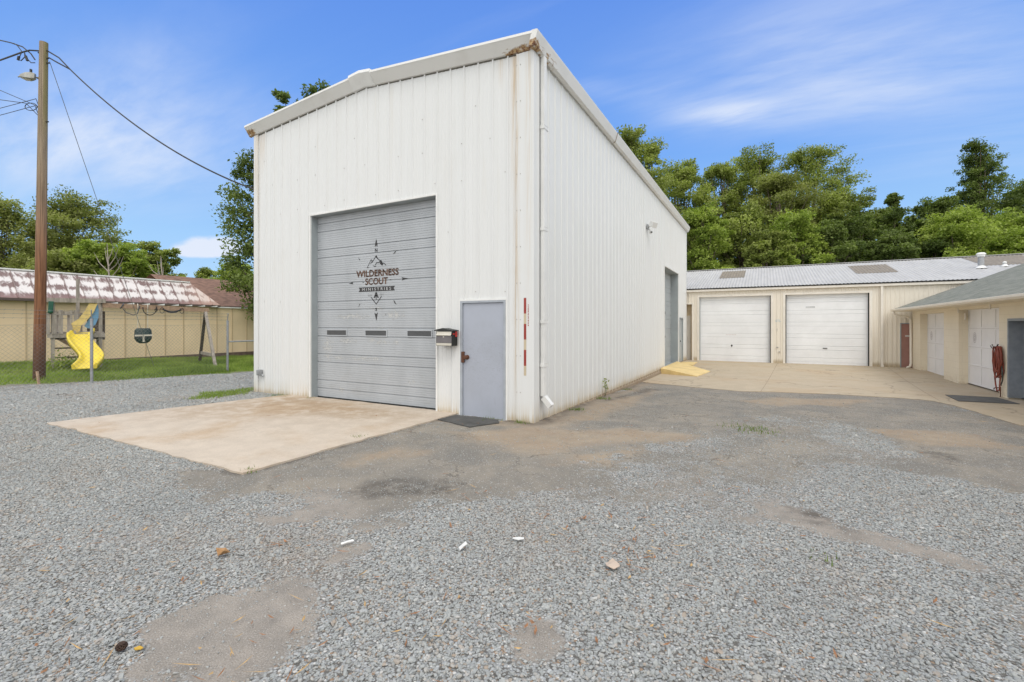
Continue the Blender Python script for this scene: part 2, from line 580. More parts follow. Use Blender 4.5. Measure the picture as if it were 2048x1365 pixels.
def ground_mat():
    m_, g, b, P, _ = material('ground_mix')
    def attr(n):
        a = g.new('ShaderNodeAttribute'); a.attribute_name = n
        return a.outputs['Fac']
    grav, dirt, lawn, damp, patch_ = attr('gravel'), attr('dirt'), attr('lawn'), attr('damp'), attr('dust')
    # gravel seen from afar
    w = g.new('ShaderNodeVectorMath', operation='ADD')
    v1 = g.vor(P, 62)
    ch = g.xyz(v1.outputs['Color'])
    dens = g.mix(ch[0], (.20, .205, .20), (.46, .475, .475))
    dens = g.mix(g.m('MULTIPLY', g.step(ch[1], .90, .95), .9), dens, (.62, .61, .58))
    dens = g.mix(g.m('MULTIPLY', g.step(ch[2], .90, .96), .8), dens, (.30, .19, .11))
    dens = g.mix(g.step(v1.outputs['Distance'], .45, .75), dens, (.13, .125, .115))
    patchy = g.noise(P, .8, 5, .6)
    dens = g.mix(g.m('MULTIPLY', g.step(patchy, .45, .75), .45), dens, (.25, .205, .165))
    # worn asphalt with grit and silt
    a1 = g.noise(P, 130, 2, .6)
    a2 = g.noise(P, 1.1, 6, .65, dist=.5)
    a3 = g.noise(P, 5.5, 5, .65)
    asp = g.mix(g.step(a2, .30, .72), (.178, .168, .149), (.285, .252, .205))
    asp = g.mix(g.m('MULTIPLY', g.step(a3, .50, .75), .5), asp, (.165, .155, .145))
    asp = g.mix(g.m('MULTIPLY', g.step(a1, .57, .68), .55), asp, (.46, .45, .43))
    asp = g.mix(g.m('MULTIPLY', g.step(a1, .42, .33), .55), asp, (.09, .085, .08))
    grit = g.vor(P, 60)
    gc = g.xyz(grit.outputs['Color'])
    asp = g.mix(g.m('MULTIPLY', g.step(gc[0], .86, .9), g.step(grit.outputs['Distance'], .45, .3)), asp, (.42, .42, .41))
    ckv = g.new('ShaderNodeVectorMath', operation='ADD')
    g.put(ckv.inputs[0], P)
    g.put(ckv.inputs[1], g.noise(P, 2.2, 5, .65, out=1))
    ck = g.vor(ckv.outputs[0], .95, 'DISTANCE_TO_EDGE').outputs[0]
    asp = g.mix(g.m('MULTIPLY', g.m('MULTIPLY', g.step(ck, .022, .006), g.step(a2, .42, .58)), .6), asp, (.075, .068, .06))
    silt = g.mix(g.step(g.noise(P, 2.5, 5, .65), .3, .7), (.40, .32, .225), (.34, .245, .16))
    silt = g.mix(g.m('MULTIPLY', g.step(a1, .55, .70), .4), silt, (.2, .16, .12))
    asp = g.mix(g.m('MULTIPLY', g.step(g.m('ADD', dirt, g.m('MULTIPLY', g.m('SUBTRACT', a3, .5), .9)), .25, 1.15), .62), asp, silt)
    pcol = g.mix(g.step(a3, .3, .7), (.315, .282, .245), (.23, .21, .185))
    pcol = g.mix(g.m('MULTIPLY', g.step(a1, .54, .66), .55), pcol, (.45, .43, .40))
    pcol = g.mix(g.m('MULTIPLY', g.step(a1, .44, .34), .5), pcol, (.13, .115, .10))
    asp = g.mix(patch_, asp, pcol)
    asp = g.mix(g.m('MULTIPLY', g.m('MULTIPLY', damp, .75), g.step(a3, .3, .62)), asp, (.085, .075, .065))
    c = g.mix(g.step(g.m('ADD', grav, g.m('MULTIPLY', g.m('SUBTRACT', a3, .5), .6)), .38, .62), asp, dens)
    gr = g.mix(g.step(g.noise(P, 3, 5, .65), .3, .7), (.11, .185, .03), (.19, .20, .07))
    c = g.mix(lawn, c, gr)
    g.put(b.inputs['Base Color'], c)
    b.inputs['Roughness'].default_value = .93
    b.inputs['Specular IOR Level'].default_value = .2
    h = g.m('ADD', g.m('MULTIPLY', g.m('SUBTRACT', .6, v1.outputs['Distance']), grav), g.m('MULTIPLY', a1, .35))
    bump(g, b, h, .8, .012)
    return m_


M_GROUND = ground_mat()


def stone_mat():
    m_, g, b, P, _ = material('grey_crushed_stone')
    oi = g.new('ShaderNodeObjectInfo')
    r = oi.outputs['Random']
    ramp = g.new('ShaderNodeValToRGB')
    cr = ramp.color_ramp
    cr.elements[0].position, cr.elements[0].color = 0, (.29, .30, .298, 1)
    cr.elements[1].position, cr.elements[1].color = 1, (.53, .53, .51, 1)
    for p_, c_ in ((.25, (.348, .362, .354)), (.5, (.325, .340, .335)), (.7, (.395, .408, .398)), (.85, (.37, .355, .325)), (.93, (.34, .275, .215)), (.975, (.44, .43, .41))):
        e = cr.elements.new(p_); e.color = (*c_, 1)
    g.put(ramp.inputs[0], r)
    n = g.noise(P, 90, 3, .6)
    c = g.mix(g.m('MULTIPLY', g.step(n, .4, .7), .3), ramp.outputs[0], (.21, .21, .21))
    dust = g.m('MULTIPLY', g.step(g.noise(P, .75, 5, .65), .48, .70), g.step(g.noise(P, 7.0, 4, .6), .35, .65))
    c = g.mix(g.m('MULTIPLY', dust, .55), c, (.33, .275, .225))
    c = g.mix(g.m('MULTIPLY', g.step(g.noise(g.mapv(P, loc=(4, 9, 0)), .6, 4, .6), .5, .72), .4), c, (.24, .255, .255))
    g.put(b.inputs['Base Color'], c)
    b.inputs['Roughness'].default_value = .85
    b.inputs['Specular IOR Level'].default_value = .25
    return m_


M_STONE = stone_mat()


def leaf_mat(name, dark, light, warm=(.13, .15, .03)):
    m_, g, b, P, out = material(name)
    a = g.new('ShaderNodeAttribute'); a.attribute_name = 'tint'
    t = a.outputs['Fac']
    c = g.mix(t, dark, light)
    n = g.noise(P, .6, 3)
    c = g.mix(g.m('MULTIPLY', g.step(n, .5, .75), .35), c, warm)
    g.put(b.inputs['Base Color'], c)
    b.inputs['Roughness'].default_value = .6
    b.inputs['Specular IOR Level'].default_value = .25
    tr = g.new('ShaderNodeBsdfTranslucent')
    g.put(tr.inputs[0], g.mix(1.0, c, (1.1, 1.25, .55), 'MULTIPLY'))
    mx = g.new('ShaderNodeMixShader')
    mx.inputs[0].default_value = .36
    g.nt.links.new(b.outputs[0], mx.inputs[1]); g.nt.links.new(tr.outputs[0], mx.inputs[2])
    g.nt.links.new(mx.outputs[0], out.inputs[0])
    return m_


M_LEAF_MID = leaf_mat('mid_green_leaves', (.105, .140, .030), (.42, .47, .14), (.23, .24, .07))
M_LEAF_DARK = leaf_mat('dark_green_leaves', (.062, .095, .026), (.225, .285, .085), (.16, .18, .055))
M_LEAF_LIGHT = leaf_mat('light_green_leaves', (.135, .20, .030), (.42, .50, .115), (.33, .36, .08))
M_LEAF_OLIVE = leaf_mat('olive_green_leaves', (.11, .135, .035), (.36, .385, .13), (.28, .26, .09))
M_GRASS = leaf_mat('grass_blades', (.12, .185, .035), (.34, .43, .105), (.36, .33, .14))
M_BARK = simple('grey_brown_bark', (.14, .11, .085), .9, var=.35, scale=5, stretch=(3, 3, .6), bmp=.5, bscale=20)
M_DEADWOOD = simple('dead_grey_wood', (.34, .30, .255), .9, var=.2, scale=6)


def pole_mat():
    m_, g, b, P, _ = material('weathered_pole_wood')
    x, y, z = g.xyz(P)
    grain = g.noise(g.mapv(P, (30, 30, .7)), 1.2, 5, .65)
    c = g.mix(g.step(grain, .25, .75), (.085, .032, .014), (.33, .15, .07))
    up_ = g.mix(g.step(grain, .25, .75), (.15, .115, .078), (.37, .29, .20))
    c = g.mix(g.step(z, 2.6, 7.0), c, up_)
    c = g.mix(g.m('MULTIPLY', g.step(z, 2.0, .2), .8), c, (.045, .02, .012))
    moss = g.m('MULTIPLY', g.step(z, 6.6, 8.2), g.step(g.vm('DOT_PRODUCT', g.new('ShaderNodeNewGeometry').outputs['Normal'], (.80, .55, 0.0)), .45, .8))
    c = g.mix(g.m('MULTIPLY', moss, .7), c, (.17, .155, .05))
    g.put(b.inputs['Base Color'], c)
    b.inputs['Roughness'].default_value = .85
    bump(g, b, grain, .5, .02)
    return m_


M_POLE = pole_mat()
M_WOODG = simple('weathered_grey_wood', (.31, .275, .235), .9, var=.3, scale=2.2, stretch=(6, 6, 1.2), bmp=.3, bscale=25)
M_WOODB = simple('brown_timber', (.32, .215, .145), .85, var=.25, scale=3, stretch=(4, 4, 4), bmp=.3, bscale=25)
M_WOODD = simple('dark_timber', (.09, .07, .055), .9, var=.3, scale=3)
M_YELLOW = simple('yellow_plastic', (.78, .60, .055), .35, var=.06, scale=3)
M_YTARP = simple('yellow_tarp', (.62, .47, .17), .7, var=.12, scale=5)
M_BTARP = simple('blue_tarp', (.14, .29, .45), .7, var=.12, scale=5)
M_GREENP = simple('green_plastic', (.010, .085, .05), .4, var=.1)
M_CREAMP = simple('cream_plastic', (.62, .57, .48), .5, var=.08)
M_CABLE = simple('black_cable_sheath', (.018, .019, .022), .6)
M_WIRE = simple('steel_wire', (.21, .21, .20), .5, .5)
M_TAN = simple('tan_panel_paint', (.73, .575, .375), .75, var=.06, scale=1.2)
M_TANB = simple('tan_paint_batten_shade', (.52, .40, .25), .75, var=.06, scale=2)  # darker tan; on the battens it carries their shadow lines in the colour
M_BROWNT = simple('brown_trim_paint', (.10, .075, .065), .7)
M_SHINGLEB = simple('brown_shingles', (.20, .115, .08), .9, var=.35, scale=3, stretch=(1, 1, 4), bmp=.5, bscale=14)
M_DIRT = simple('brown_soil_band', (.13, .09, .07), .95, var=.3)
M_RUBBER = simple('black_rubber_mat', (.075, .074, .070), .85, var=.3, scale=5, bmp=.4, bscale=60)
M_RUBBERG = simple('grey_floor_mat', (.105, .105, .10), .9, var=.25, scale=6, bmp=.4, bscale=60)
M_YPAINT = simple('yellow_ramp_paint', (.70, .53, .24), .65, var=.12, scale=2.2, bmp=.2, bscale=40)
M_RED = simple('red_reflective_tape', (.30, .035, .022), .35, var=.08)
M_TAPE = simple('sand_reflective_tape', (.56, .47, .33), .35, var=.05)
M_FLAG = simple('red_flag_plastic', (.58, .05, .04), .4)
M_STEELP = simple('pale_steel_panel', (.62, .59, .51), .35, .25, var=.05)
M_DKPANEL = simple('dark_grey_panel', (.15, .14, .145), .45, var=.1)
M_RUSTK = simple('rusty_iron', (.11, .045, .025), .8, var=.3, scale=40)
M_LOGO = simple('black_sign_paint', (.035, .035, .036), .6, var=.3, scale=14)
M_LOGOC = simple('brown_sign_paint', (.135, .075, .048), .6, var=.55, scale=16)
M_LOGOW = simple('light_sign_paint', (.56, .57, .58), .6, var=.1)
M_LOGOG = simple('worn_sign_paint', (.25, .255, .26), .6, var=.3, scale=20)
M_PANE = simple('dark_window_pane', (.075, .078, .082), .3, var=.12, scale=12)
M_PINK = simple('faded_red_door_paint', (.40, .215, .18), .55, var=.12, scale=2)
M_HOSE = simple('red_rubber_hose', (.235, .050, .028), .5, var=.25, scale=9)
M_HOSED = simple('dark_hose', (.05, .05, .045), .5)
M_PAPER = simple('white_paper', (.70, .70, .68), .8, var=.04)
M_LEAFB = simple('dry_brown_leaf', (.27, .135, .065), .8, var=.35, scale=30)
M_LEAFP = simple('pale_dry_leaf', (.52, .42, .34), .8, var=.1)
M_CONE = simple('pine_cone_scales', (.055, .032, .022), .9, var=.3, scale=40)
M_YLEAF = simple('yellow_leaf', (.62, .38, .04), .7)
M_LAMPM = simple('lamp_metal', (.33, .33, .30), .4, .3)
M_LAMPG = simple('lamp_glass', (.42, .40, .30), .2)
M_STAKE = simple('pale_wooden_stake', (.46, .31, .20), .85, var=.15)
M_BLUEG = simple('blue_grey_frame', (.36, .39, .43), .5, var=.08)


def weathered_roof():
    m_, g, b, P, _ = material('weathered_metal_roof')
    x, y, z = g.xyz(P)
    v = g.mapv(P, (1, 1, .9))
    n = g.noise(g.mapv(v, (1, 1.6, 1)), 1.7, 6, .7, dist=.9)
    n2 = g.noise(g.mapv(v, (1, 5.0, 2.0)), 1.5, 5, .65)
    band = g.m('SINE', g.m('MULTIPLY', z, 15.0))
    t = g.m('ADD', g.m('ADD', g.m('MULTIPLY', n, .72), g.m('MULTIPLY', n2, .45)), g.m('MULTIPLY', band, .07))
    seam = g.m('ABSOLUTE', g.m('SUBTRACT', g.m('FRACT', g.m('DIVIDE', g.m('ADD', y, 7.8), .52)), .5))
    t = g.m('SUBTRACT', t, g.m('MULTIPLY', g.step(seam, .36, .5), .10))
    c = g.mix(g.step(t, .475, .61), (.20, .135, .13), (.71, .675, .665))
    c = g.mix(g.step(seam, .465, .485), c, (.26, .20, .19))
    c = g.mix(g.step(z, 2.98, 2.72), c, (.24, .15, .145))
    pk = g.m('MULTIPLY', g.step(y, 12.3, 14.3), .55)
    c = g.mix(pk, c, (.62, .42, .34))
    g.put(b.inputs['Base Color'], c)
    b.inputs['Roughness'].default_value = .6
    return m_


M_ROOFL = weathered_roof()


def galv_roof():
    m_, g, b, P, _ = material('corrugated_roof_sheet')
    n = g.noise(g.mapv(P, (2.0, .4, 1)), 1.6, 5, .65)
    c = g.mix(g.step(n, .3, .75), (.47, .467, .46), (.40, .397, .39))
    g.put(b.inputs['Base Color'], c)
    b.inputs['Roughness'].default_value = .7
    b.inputs['Metallic'].default_value = .0
    return m_


M_ROOFG = galv_roof()
M_SKYL = simple('aged_skylight_sheet', (.235, .20, .15), .6, var=.2, scale=4, stretch=(5, .6, 1))


def shingle():
    m_, g, b, P, _ = material('grey_green_shingles')
    x, y, z = g.xyz(P)
    cv = g.new('ShaderNodeCombineXYZ')
    g.put(cv.inputs[0], y); g.put(cv.inputs[1], g.m('MULTIPLY', x, 1.08))
    br = g.new('ShaderNodeTexBrick')
    g.put(br.inputs['Vector'], cv.outputs[0])
    br.inputs['Scale'].default_value = 1.0
    br.inputs['Brick Width'].default_value = .30
    br.inputs['Row Height'].default_value = .14
    br.inputs['Mortar Size'].default_value = .008
    br.inputs['Color1'].default_value = (.145, .155, .125, 1)
    br.inputs['Color2'].default_value = (.235, .24, .20, 1)
    br.inputs['Mortar'].default_value = (.10, .105, .09, 1)
    n = g.noise(P, 1.2, 5, .65)
    c = g.mix(g.m('MULTIPLY', g.step(n, .4, .75), .5), br.outputs[0], (.23, .235, .20))
    c = g.mix(g.m('MULTIPLY', g.step(g.noise(P, 60, 2), .5, .7), .4), c, (.34, .34, .30))
    g.put(b.inputs['Base Color'], c)
    b.inputs['Roughness'].default_value = .95
    bump(g, b, br.outputs[1], -.5, .01)
    return m_


M_SHINGLE = shingle()


def block_wall():
    m_, g, b, P, _ = material('painted_block_wall')
    x, y, z = g.xyz(P)
    cv = g.new('ShaderNodeCombineXYZ')
    g.put(cv.inputs[0], g.m('ADD', y, x)); g.put(cv.inputs[1], g.m('ADD', z, .1))
    br = g.new('ShaderNodeTexBrick')
    g.put(br.inputs['Vector'], cv.outputs[0])
    br.inputs['Scale'].default_value = 1.0
    br.inputs['Brick Width'].default_value = .40
    br.inputs['Row Height'].default_value = .20
    br.inputs['Mortar Size'].default_value = .006
    br.inputs['Mortar Smooth'].default_value = .5
    n = g.noise(P, 1.3, 4, .6)
    c = g.mix(g.step(n, .3, .75), (.80, .72, .565), (.76, .675, .52))
    c = g.mix(g.m('MULTIPLY', br.outputs[1], .18), c, (.40, .34, .24))
    c = g.mix(g.m('MULTIPLY', g.step(z, .16, -.1), g.m('MULTIPLY', g.step(g.noise(P, 9, 4), .4, .75), .5)), c, (.45, .33, .20))
    g.put(b.inputs['Base Color'], c)
    b.inputs['Roughness'].default_value = .7
    bump(g, b, g.m('SUBTRACT', g.noise(P, 50, 3), br.outputs[1]), .25, .006)
    return m_


M_BLOCK = block_wall()

# ------------------------------------------------------------------ ground zones (world metres)
rng = np.random.default_rng(7)
_tab = rng.random((64, 64))


def vnoise(x, y, s, seed=0):
    x = np.asarray(x, float) / s + seed * 7.3; y = np.asarray(y, float) / s + seed * 3.7
    xi, yi = np.floor(x).astype(int), np.floor(y).astype(int)
    fx, fy = x - xi, y - yi
    fx = fx * fx * (3 - 2 * fx); fy = fy * fy * (3 - 2 * fy)
    t = lambda a, b: _tab[a % 64, b % 64]
    return (t(xi, yi) * (1 - fx) + t(xi + 1, yi) * fx) * (1 - fy) + (t(xi, yi + 1) * (1 - fx) + t(xi + 1, yi + 1) * fx) * fy


def fbm(x, y, s, seed=0, o=4):
    r, a, t = 0, .5, 0
    for i in range(o):
        r = r + a * vnoise(x, y, s / 2 ** i, seed + i * 5); t += a; a *= .55
    return r / t


def sdist(poly, x, y):
    """signed distance to polygon, positive inside"""
    x = np.asarray(x, float); y = np.asarray(y, float)
    d = np.full(x.shape, 1e9); ins = np.zeros(x.shape, bool)
    n = len(poly)
    for i in range(n):
        (ax, ay), (bx, by) = poly[i], poly[(i + 1) % n]
        ex, ey = bx - ax, by - ay
        t = np.clip(((x - ax) * ex + (y - ay) * ey) / (ex * ex + ey * ey), 0, 1)
        d = np.minimum(d, np.hypot(x - ax - t * ex, y - ay - t * ey))
        c = (ay > y) != (by > y)
        with np.errstate(divide='ignore', invalid='ignore'):
            xx = ax + (y - ay) * ex / (ey if ey else 1e-12)
        ins ^= c & (x < xx)
    return np.where(ins, d, -d)


def flat(pxs):
    """outline read from the photograph, laid on the flat yard"""
    r = []
    for px, py in pxs:
        d = FPX * CAMH / (py - HORIZ)
        q = at(px, d)
        r.append((q[0], q[1]))
    return r


ASPHALT = flat([(905, 835), (700, 885), (487, 950), (415, 958), (445, 1000), (560, 1015), (600, 1050), (700, 1065), (800, 1040), (900, 1000), (1000, 985), (1110, 950), (1190, 915), (1290, 890),
                (1360, 868), (1450, 845), (1560, 832), (1640, 832), (1760, 858), (1850, 905), (1890, 945), (2060, 1000), (2400, 1100), (2400, 900), (2048, 840), (1890, 790), (1730, 772), (1300, 752), (1060, 835)])
PATCHES = [flat(p) for p in (
    [(310, 1330), (330, 1260), (430, 1210), (520, 1180), (600, 1180), (620, 1230), (600, 1290), (540, 1330), (420, 1345)],
    [(1530, 1010), (1600, 1015), (1700, 1050), (1850, 1090), (1980, 1130), (1960, 1150), (1800, 1110), (1660, 1090), (1570, 1050)],
    [(1030, 1330), (1025, 1270), (1060, 1240), (1110, 1245), (1120, 1290), (1090, 1330)],
    [(650, 1125), (690, 1090), (750, 1084), (765, 1098), (720, 1120)],
    [(210, 1080), (300, 1055), (380, 1060), (350, 1090), (260, 1105)],
    [(560, 1020), (640, 1000), (650, 1040), (590, 1052)])]
SILT = [flat(p) for p in (
    [(880, 862), (1060, 850), (1300, 862), (1400, 872), (1250, 888), (1090, 905), (930, 888)],
    [(1050, 860), (1300, 768), (1330, 775), (1230, 820), (1120, 862)],
    [(1480, 795), (1560, 786), (1740, 790), (1700, 806), (1560, 806)],
    [(690, 905), (800, 890), (860, 905), (780, 925), (690, 930)],
    [(1700, 850), (1900, 858), (2040, 890), (1850, 890)],
    [(1100, 930), (1240, 895), (1340, 890), (1230, 925)])]
DAMP = [flat(p) for p in ([(1575, 1015), (1640, 1018), (1720, 1050), (1690, 1065), (1600, 1040)], [(1850, 905), (1900, 908), (1925, 920), (1880, 922)], [(1270, 935), (1380, 925), (1390, 945), (1290, 955)],
                          [(690, 980), (800, 955), (960, 965), (900, 990), (740, 1000)], [(1290, 768), (1330, 772), (1250, 790), (1200, 800)])]
LAWN = [(-60, -14), (-22.0, -5.5), (-17.9, 4.0), (-16.9, 6.3), (-15.9, 9.3), (-15.2, 12), (-14.0, 17), (-13.5, 40), (-60, 40)]
LAWN2 = flat([(385, 799), (400, 788), (470, 781), (510, 779), (500, 790), (440, 797)])
APRON = [(-10.5, 3.10), (-5.05, 3.08), (-4.99, 6.6), (-4.98, 7.10), (-9.75, 7.10), (-9.83, 6.80), (-10.1, 5.4)]


def gravel_amount(x, y):
    w = (fbm(x, y, 1.3, 1) - .5) * 1.5 + (fbm(x, y, .35, 9) - .5) * .5
    g_ = 1 - smooth(-.55, .45, sdist(ASPHALT, x, y) + w + (fbm(x, y, .16, 31) - .5) * .7)
    w2 = (fbm(x, y, .55, 51) - .5) * .75 + (fbm(x, y, .13, 52) - .5) * .35
    for i, p in enumerate(PATCHES):
        g_ = np.minimum(g_, 1 - (.97, .90, .9, .8, .8, .8)[i] * smooth(-.16, .18, sdist(p, x, y) + w2 * (.55, .4, .3, .4, .6, .4)[i]))
    # thin, half-buried stone in the middle of the yard
    thin = smooth(.0, 1.6, sdist(flat([(1130, 1010), (1250, 900), (1450, 830), (1700, 830), (1850, 920), (1750, 985), (1400, 1040)]), x, y) + w + .4)
    g_ = g_ * (1 - .62 * thin)
    g_ = g_ * (1 - .55 * smooth(.52, .72, fbm(x, y, 1.9, 41)) * smooth(.35, .7, fbm(x, y, .28, 42)))
    back = smooth(-.15, .3, -sdist(LAWN, x, y) + w * .5)
    return np.clip(g_ * back, 0, 1)


def lawn_amount(x, y):
    w = (fbm(x, y, .9, 4) - .5) * 1.2 + (fbm(x, y, .25, 6) - .5) * .4
    return np.maximum(smooth(-.1, .35, sdist(LAWN, x, y) + w), .8 * smooth(-.05, .3, sdist(LAWN2, x, y) + w * .5))


def build_ground():
    def axis(lo, hi, d, far):
        a = np.arange(lo, hi + d / 2, d)
        out = [d]
        while sum(out) < far:
            out.append(out[-1] * 1.35)
        o = np.cumsum(out)
        return np.concatenate([(lo - o)[::-1], a, hi + o])
    xs, ys = axis(-20, 9, .075, 700), axis(-.5, 17.5, .075, 700)
    X, Y = np.meshgrid(xs, ys)
    Z = gz(X, Y)
    nx, ny = len(xs), len(ys)
    me = bpy.data.meshes.new('ground')
    me.vertices.add(nx * ny)
    me.vertices.foreach_set('co', np.stack([X, Y, Z], -1).ravel().astype(np.float32))
    i = (np.arange(ny - 1)[:, None] * nx + np.arange(nx - 1)[None]).ravel()
    q = np.stack([i, i + 1, i + 1 + nx, i + nx], 1).ravel()
    nf = len(i)
    me.loops.add(nf * 4); me.polygons.add(nf)
    me.loops.foreach_set('vertex_index', q.astype(np.int32))
    me.polygons.foreach_set('loop_start', (np.arange(nf) * 4).astype(np.int32))
    me.update(calc_edges=True)
    gr = gravel_amount(X, Y)
    dirt = np.zeros_like(X)
    w = (fbm(X, Y, .9, 3) - .5)
    for p in SILT:
        dirt = np.maximum(dirt, smooth(-.35, .35, sdist(p, X, Y) + w * .8))
    dust = np.zeros_like(X)
    for p in PATCHES:
        dust = np.maximum(dust, smooth(-.5, -.1, sdist(p, X, Y)))
    damp = np.zeros_like(X)
    for p in DAMP:
        damp = np.maximum(damp, smooth(-.12, .15, sdist(p, X, Y) + w * .35))
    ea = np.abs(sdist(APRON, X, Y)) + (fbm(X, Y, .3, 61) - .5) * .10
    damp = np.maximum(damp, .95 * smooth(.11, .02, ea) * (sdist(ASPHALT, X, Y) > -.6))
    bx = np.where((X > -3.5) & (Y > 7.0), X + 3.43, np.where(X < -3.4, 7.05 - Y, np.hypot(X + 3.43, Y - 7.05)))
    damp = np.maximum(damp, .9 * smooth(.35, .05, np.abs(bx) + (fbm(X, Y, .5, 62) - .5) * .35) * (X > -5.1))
    dirt = np.maximum(dirt, .8 * smooth(.9, .2, np.abs(bx) + (fbm(X, Y, .7, 63) - .5) * .9) * (X > -5.1))
    far = smooth(60, 90, np.hypot(X, Y))
    lw = np.maximum(lawn_amount(X, Y), np.maximum(far, smooth(34, 38, Y)))
    for n_, a in (('gravel', gr), ('dirt', dirt), ('lawn', lw), ('damp', damp), ('dust', dust)):
        at_ = me.attributes.new(n_, 'FLOAT', 'POINT')
        at_.data.foreach_set('value', a.ravel().astype(np.float32))
    me.materials.append(M_GROUND)
    me.polygons.foreach_set('use_smooth', np.ones(nf, bool))
    o = bpy.data.objects.new('ground', me)
    COL.objects.link(o)
    setting(o)


build_ground()


def slab(name, poly, mat, h, thick=.12, kind='structure'):
    mb = MB()
    n = len(poly)
    # subdivide the sheet along the ground fall
    top = [(x, y, float(gz(x, y)) + h) for x, y in poly]
    bot = [(x, y, z - thick) for x, y, z in top]
    mb.add(top + bot, [tuple(range(n))] + [(i, i + n, (i + 1) % n + n, (i + 1) % n) for i in range(n)])
    o = mb.build(name, mat)
    o['kind'] = kind
    return o


def ragged(poly, step=.25, amp=.03, seed=1):
    r = np.random.default_rng(seed); out = []
    for i in range(len(poly)):
        a, b = np.array(poly[i]), np.array(poly[(i + 1) % len(poly)])
        k = max(1, int(np.linalg.norm(b - a) / step))
        for j in range(k):
            p = a + (b - a) * j / k
            out.append(tuple(p + (r.normal(0, amp, 2) if j else 0)))
    return out


ap = ragged(APRON, .2, .014, 3)
slab('concrete_apron', ap, M_CONC, .022)


def yard():
    """concrete yard in front of the garages, following the fall of the ground"""
    edge = [(-3.43, 14.75), (-3.1, 14.62), (-1.6, 14.1), (-.5, 13.85), (.6, 14.3), (1.8, 14.5), (2.9, 14.5), (3.45, 14.35), (3.66, 13.6), (3.75, 12.2), (3.85, 10.6), (3.95, 8.5), (4.1, 5.0)]
    mb = MB()
    xs = [p[0] for p in edge]
    us = np.linspace(0, len(edge) - 1, 70)
    ex = np.interp(us, range(len(edge)), xs); ey = np.interp(us, range(len(edge)), [p[1] for p in edge])
    r = np.random.default_rng(5)
    ex = ex + r.normal(0, .012, len(ex)); ey = ey + r.normal(0, .03, len(ey))
    rows = 12
    vv = []
    for k in range(rows + 1):
        t = k / rows
        for a, b in zip(ex, ey):
            # fan from the ragged edge towards the garages and the block building
            tx, ty = -3.43 + (a + 3.43) * 1.0, 24.6
            if a > 3.40:
                q = (b - 14.35) / (5.0 - 14.35); q = min(max(q, 0), 1)
                tx, ty = 8.0, 24.6 - q * 20.5
            x, y = a + (tx - a) * t, b + (ty - b) * t
            vv.append((x, y, float(gz(x, y)) + .012))
    n = len(ex)
    fs = [(k * n + i, k * n + i + 1, (k + 1) * n + i + 1, (k + 1) * n + i) for k in range(rows) for i in range(n - 1)]
    mb.add(vv, fs)
    lip = [(a, b, float(gz(a, b)) - .1) for a, b in zip(ex, ey)]
    mb.add(vv[:n] + lip, [(i, i + n, i + n + 1, i + 1) for i in range(n - 1)])
    setting(mb.build('concrete_yard', M_YARD))
    # saw-cut joints
    j = MB()
    for pts in ([(-.1, 14.0), (.5, 24.3)], [(-3.3, 19.3), (4.9, 19.6)], [(3.6, 14.4), (4.4, 24.0)]):
        (x0, y0), (x1, y1) = pts
        k = 12
        for i in range(k):
            a = np.array((x0, y0)) + (np.array((x1, y1)) - (x0, y0)) * i / k
            c = np.array((x0, y0)) + (np.array((x1, y1)) - (x0, y0)) * (i + 1) / k
            d = (c - a) / np.linalg.norm(c - a); nn = np.array((-d[1], d[0])) * .005
            q = [(*(p), float(gz(*p)) + .016) for p in (a - nn, c - nn, c + nn, a + nn)]
            j.quad(*q)
    setting(j.build('pavement_joints', simple('joint_dirt', (.22, .165, .115), .9)))


yard()


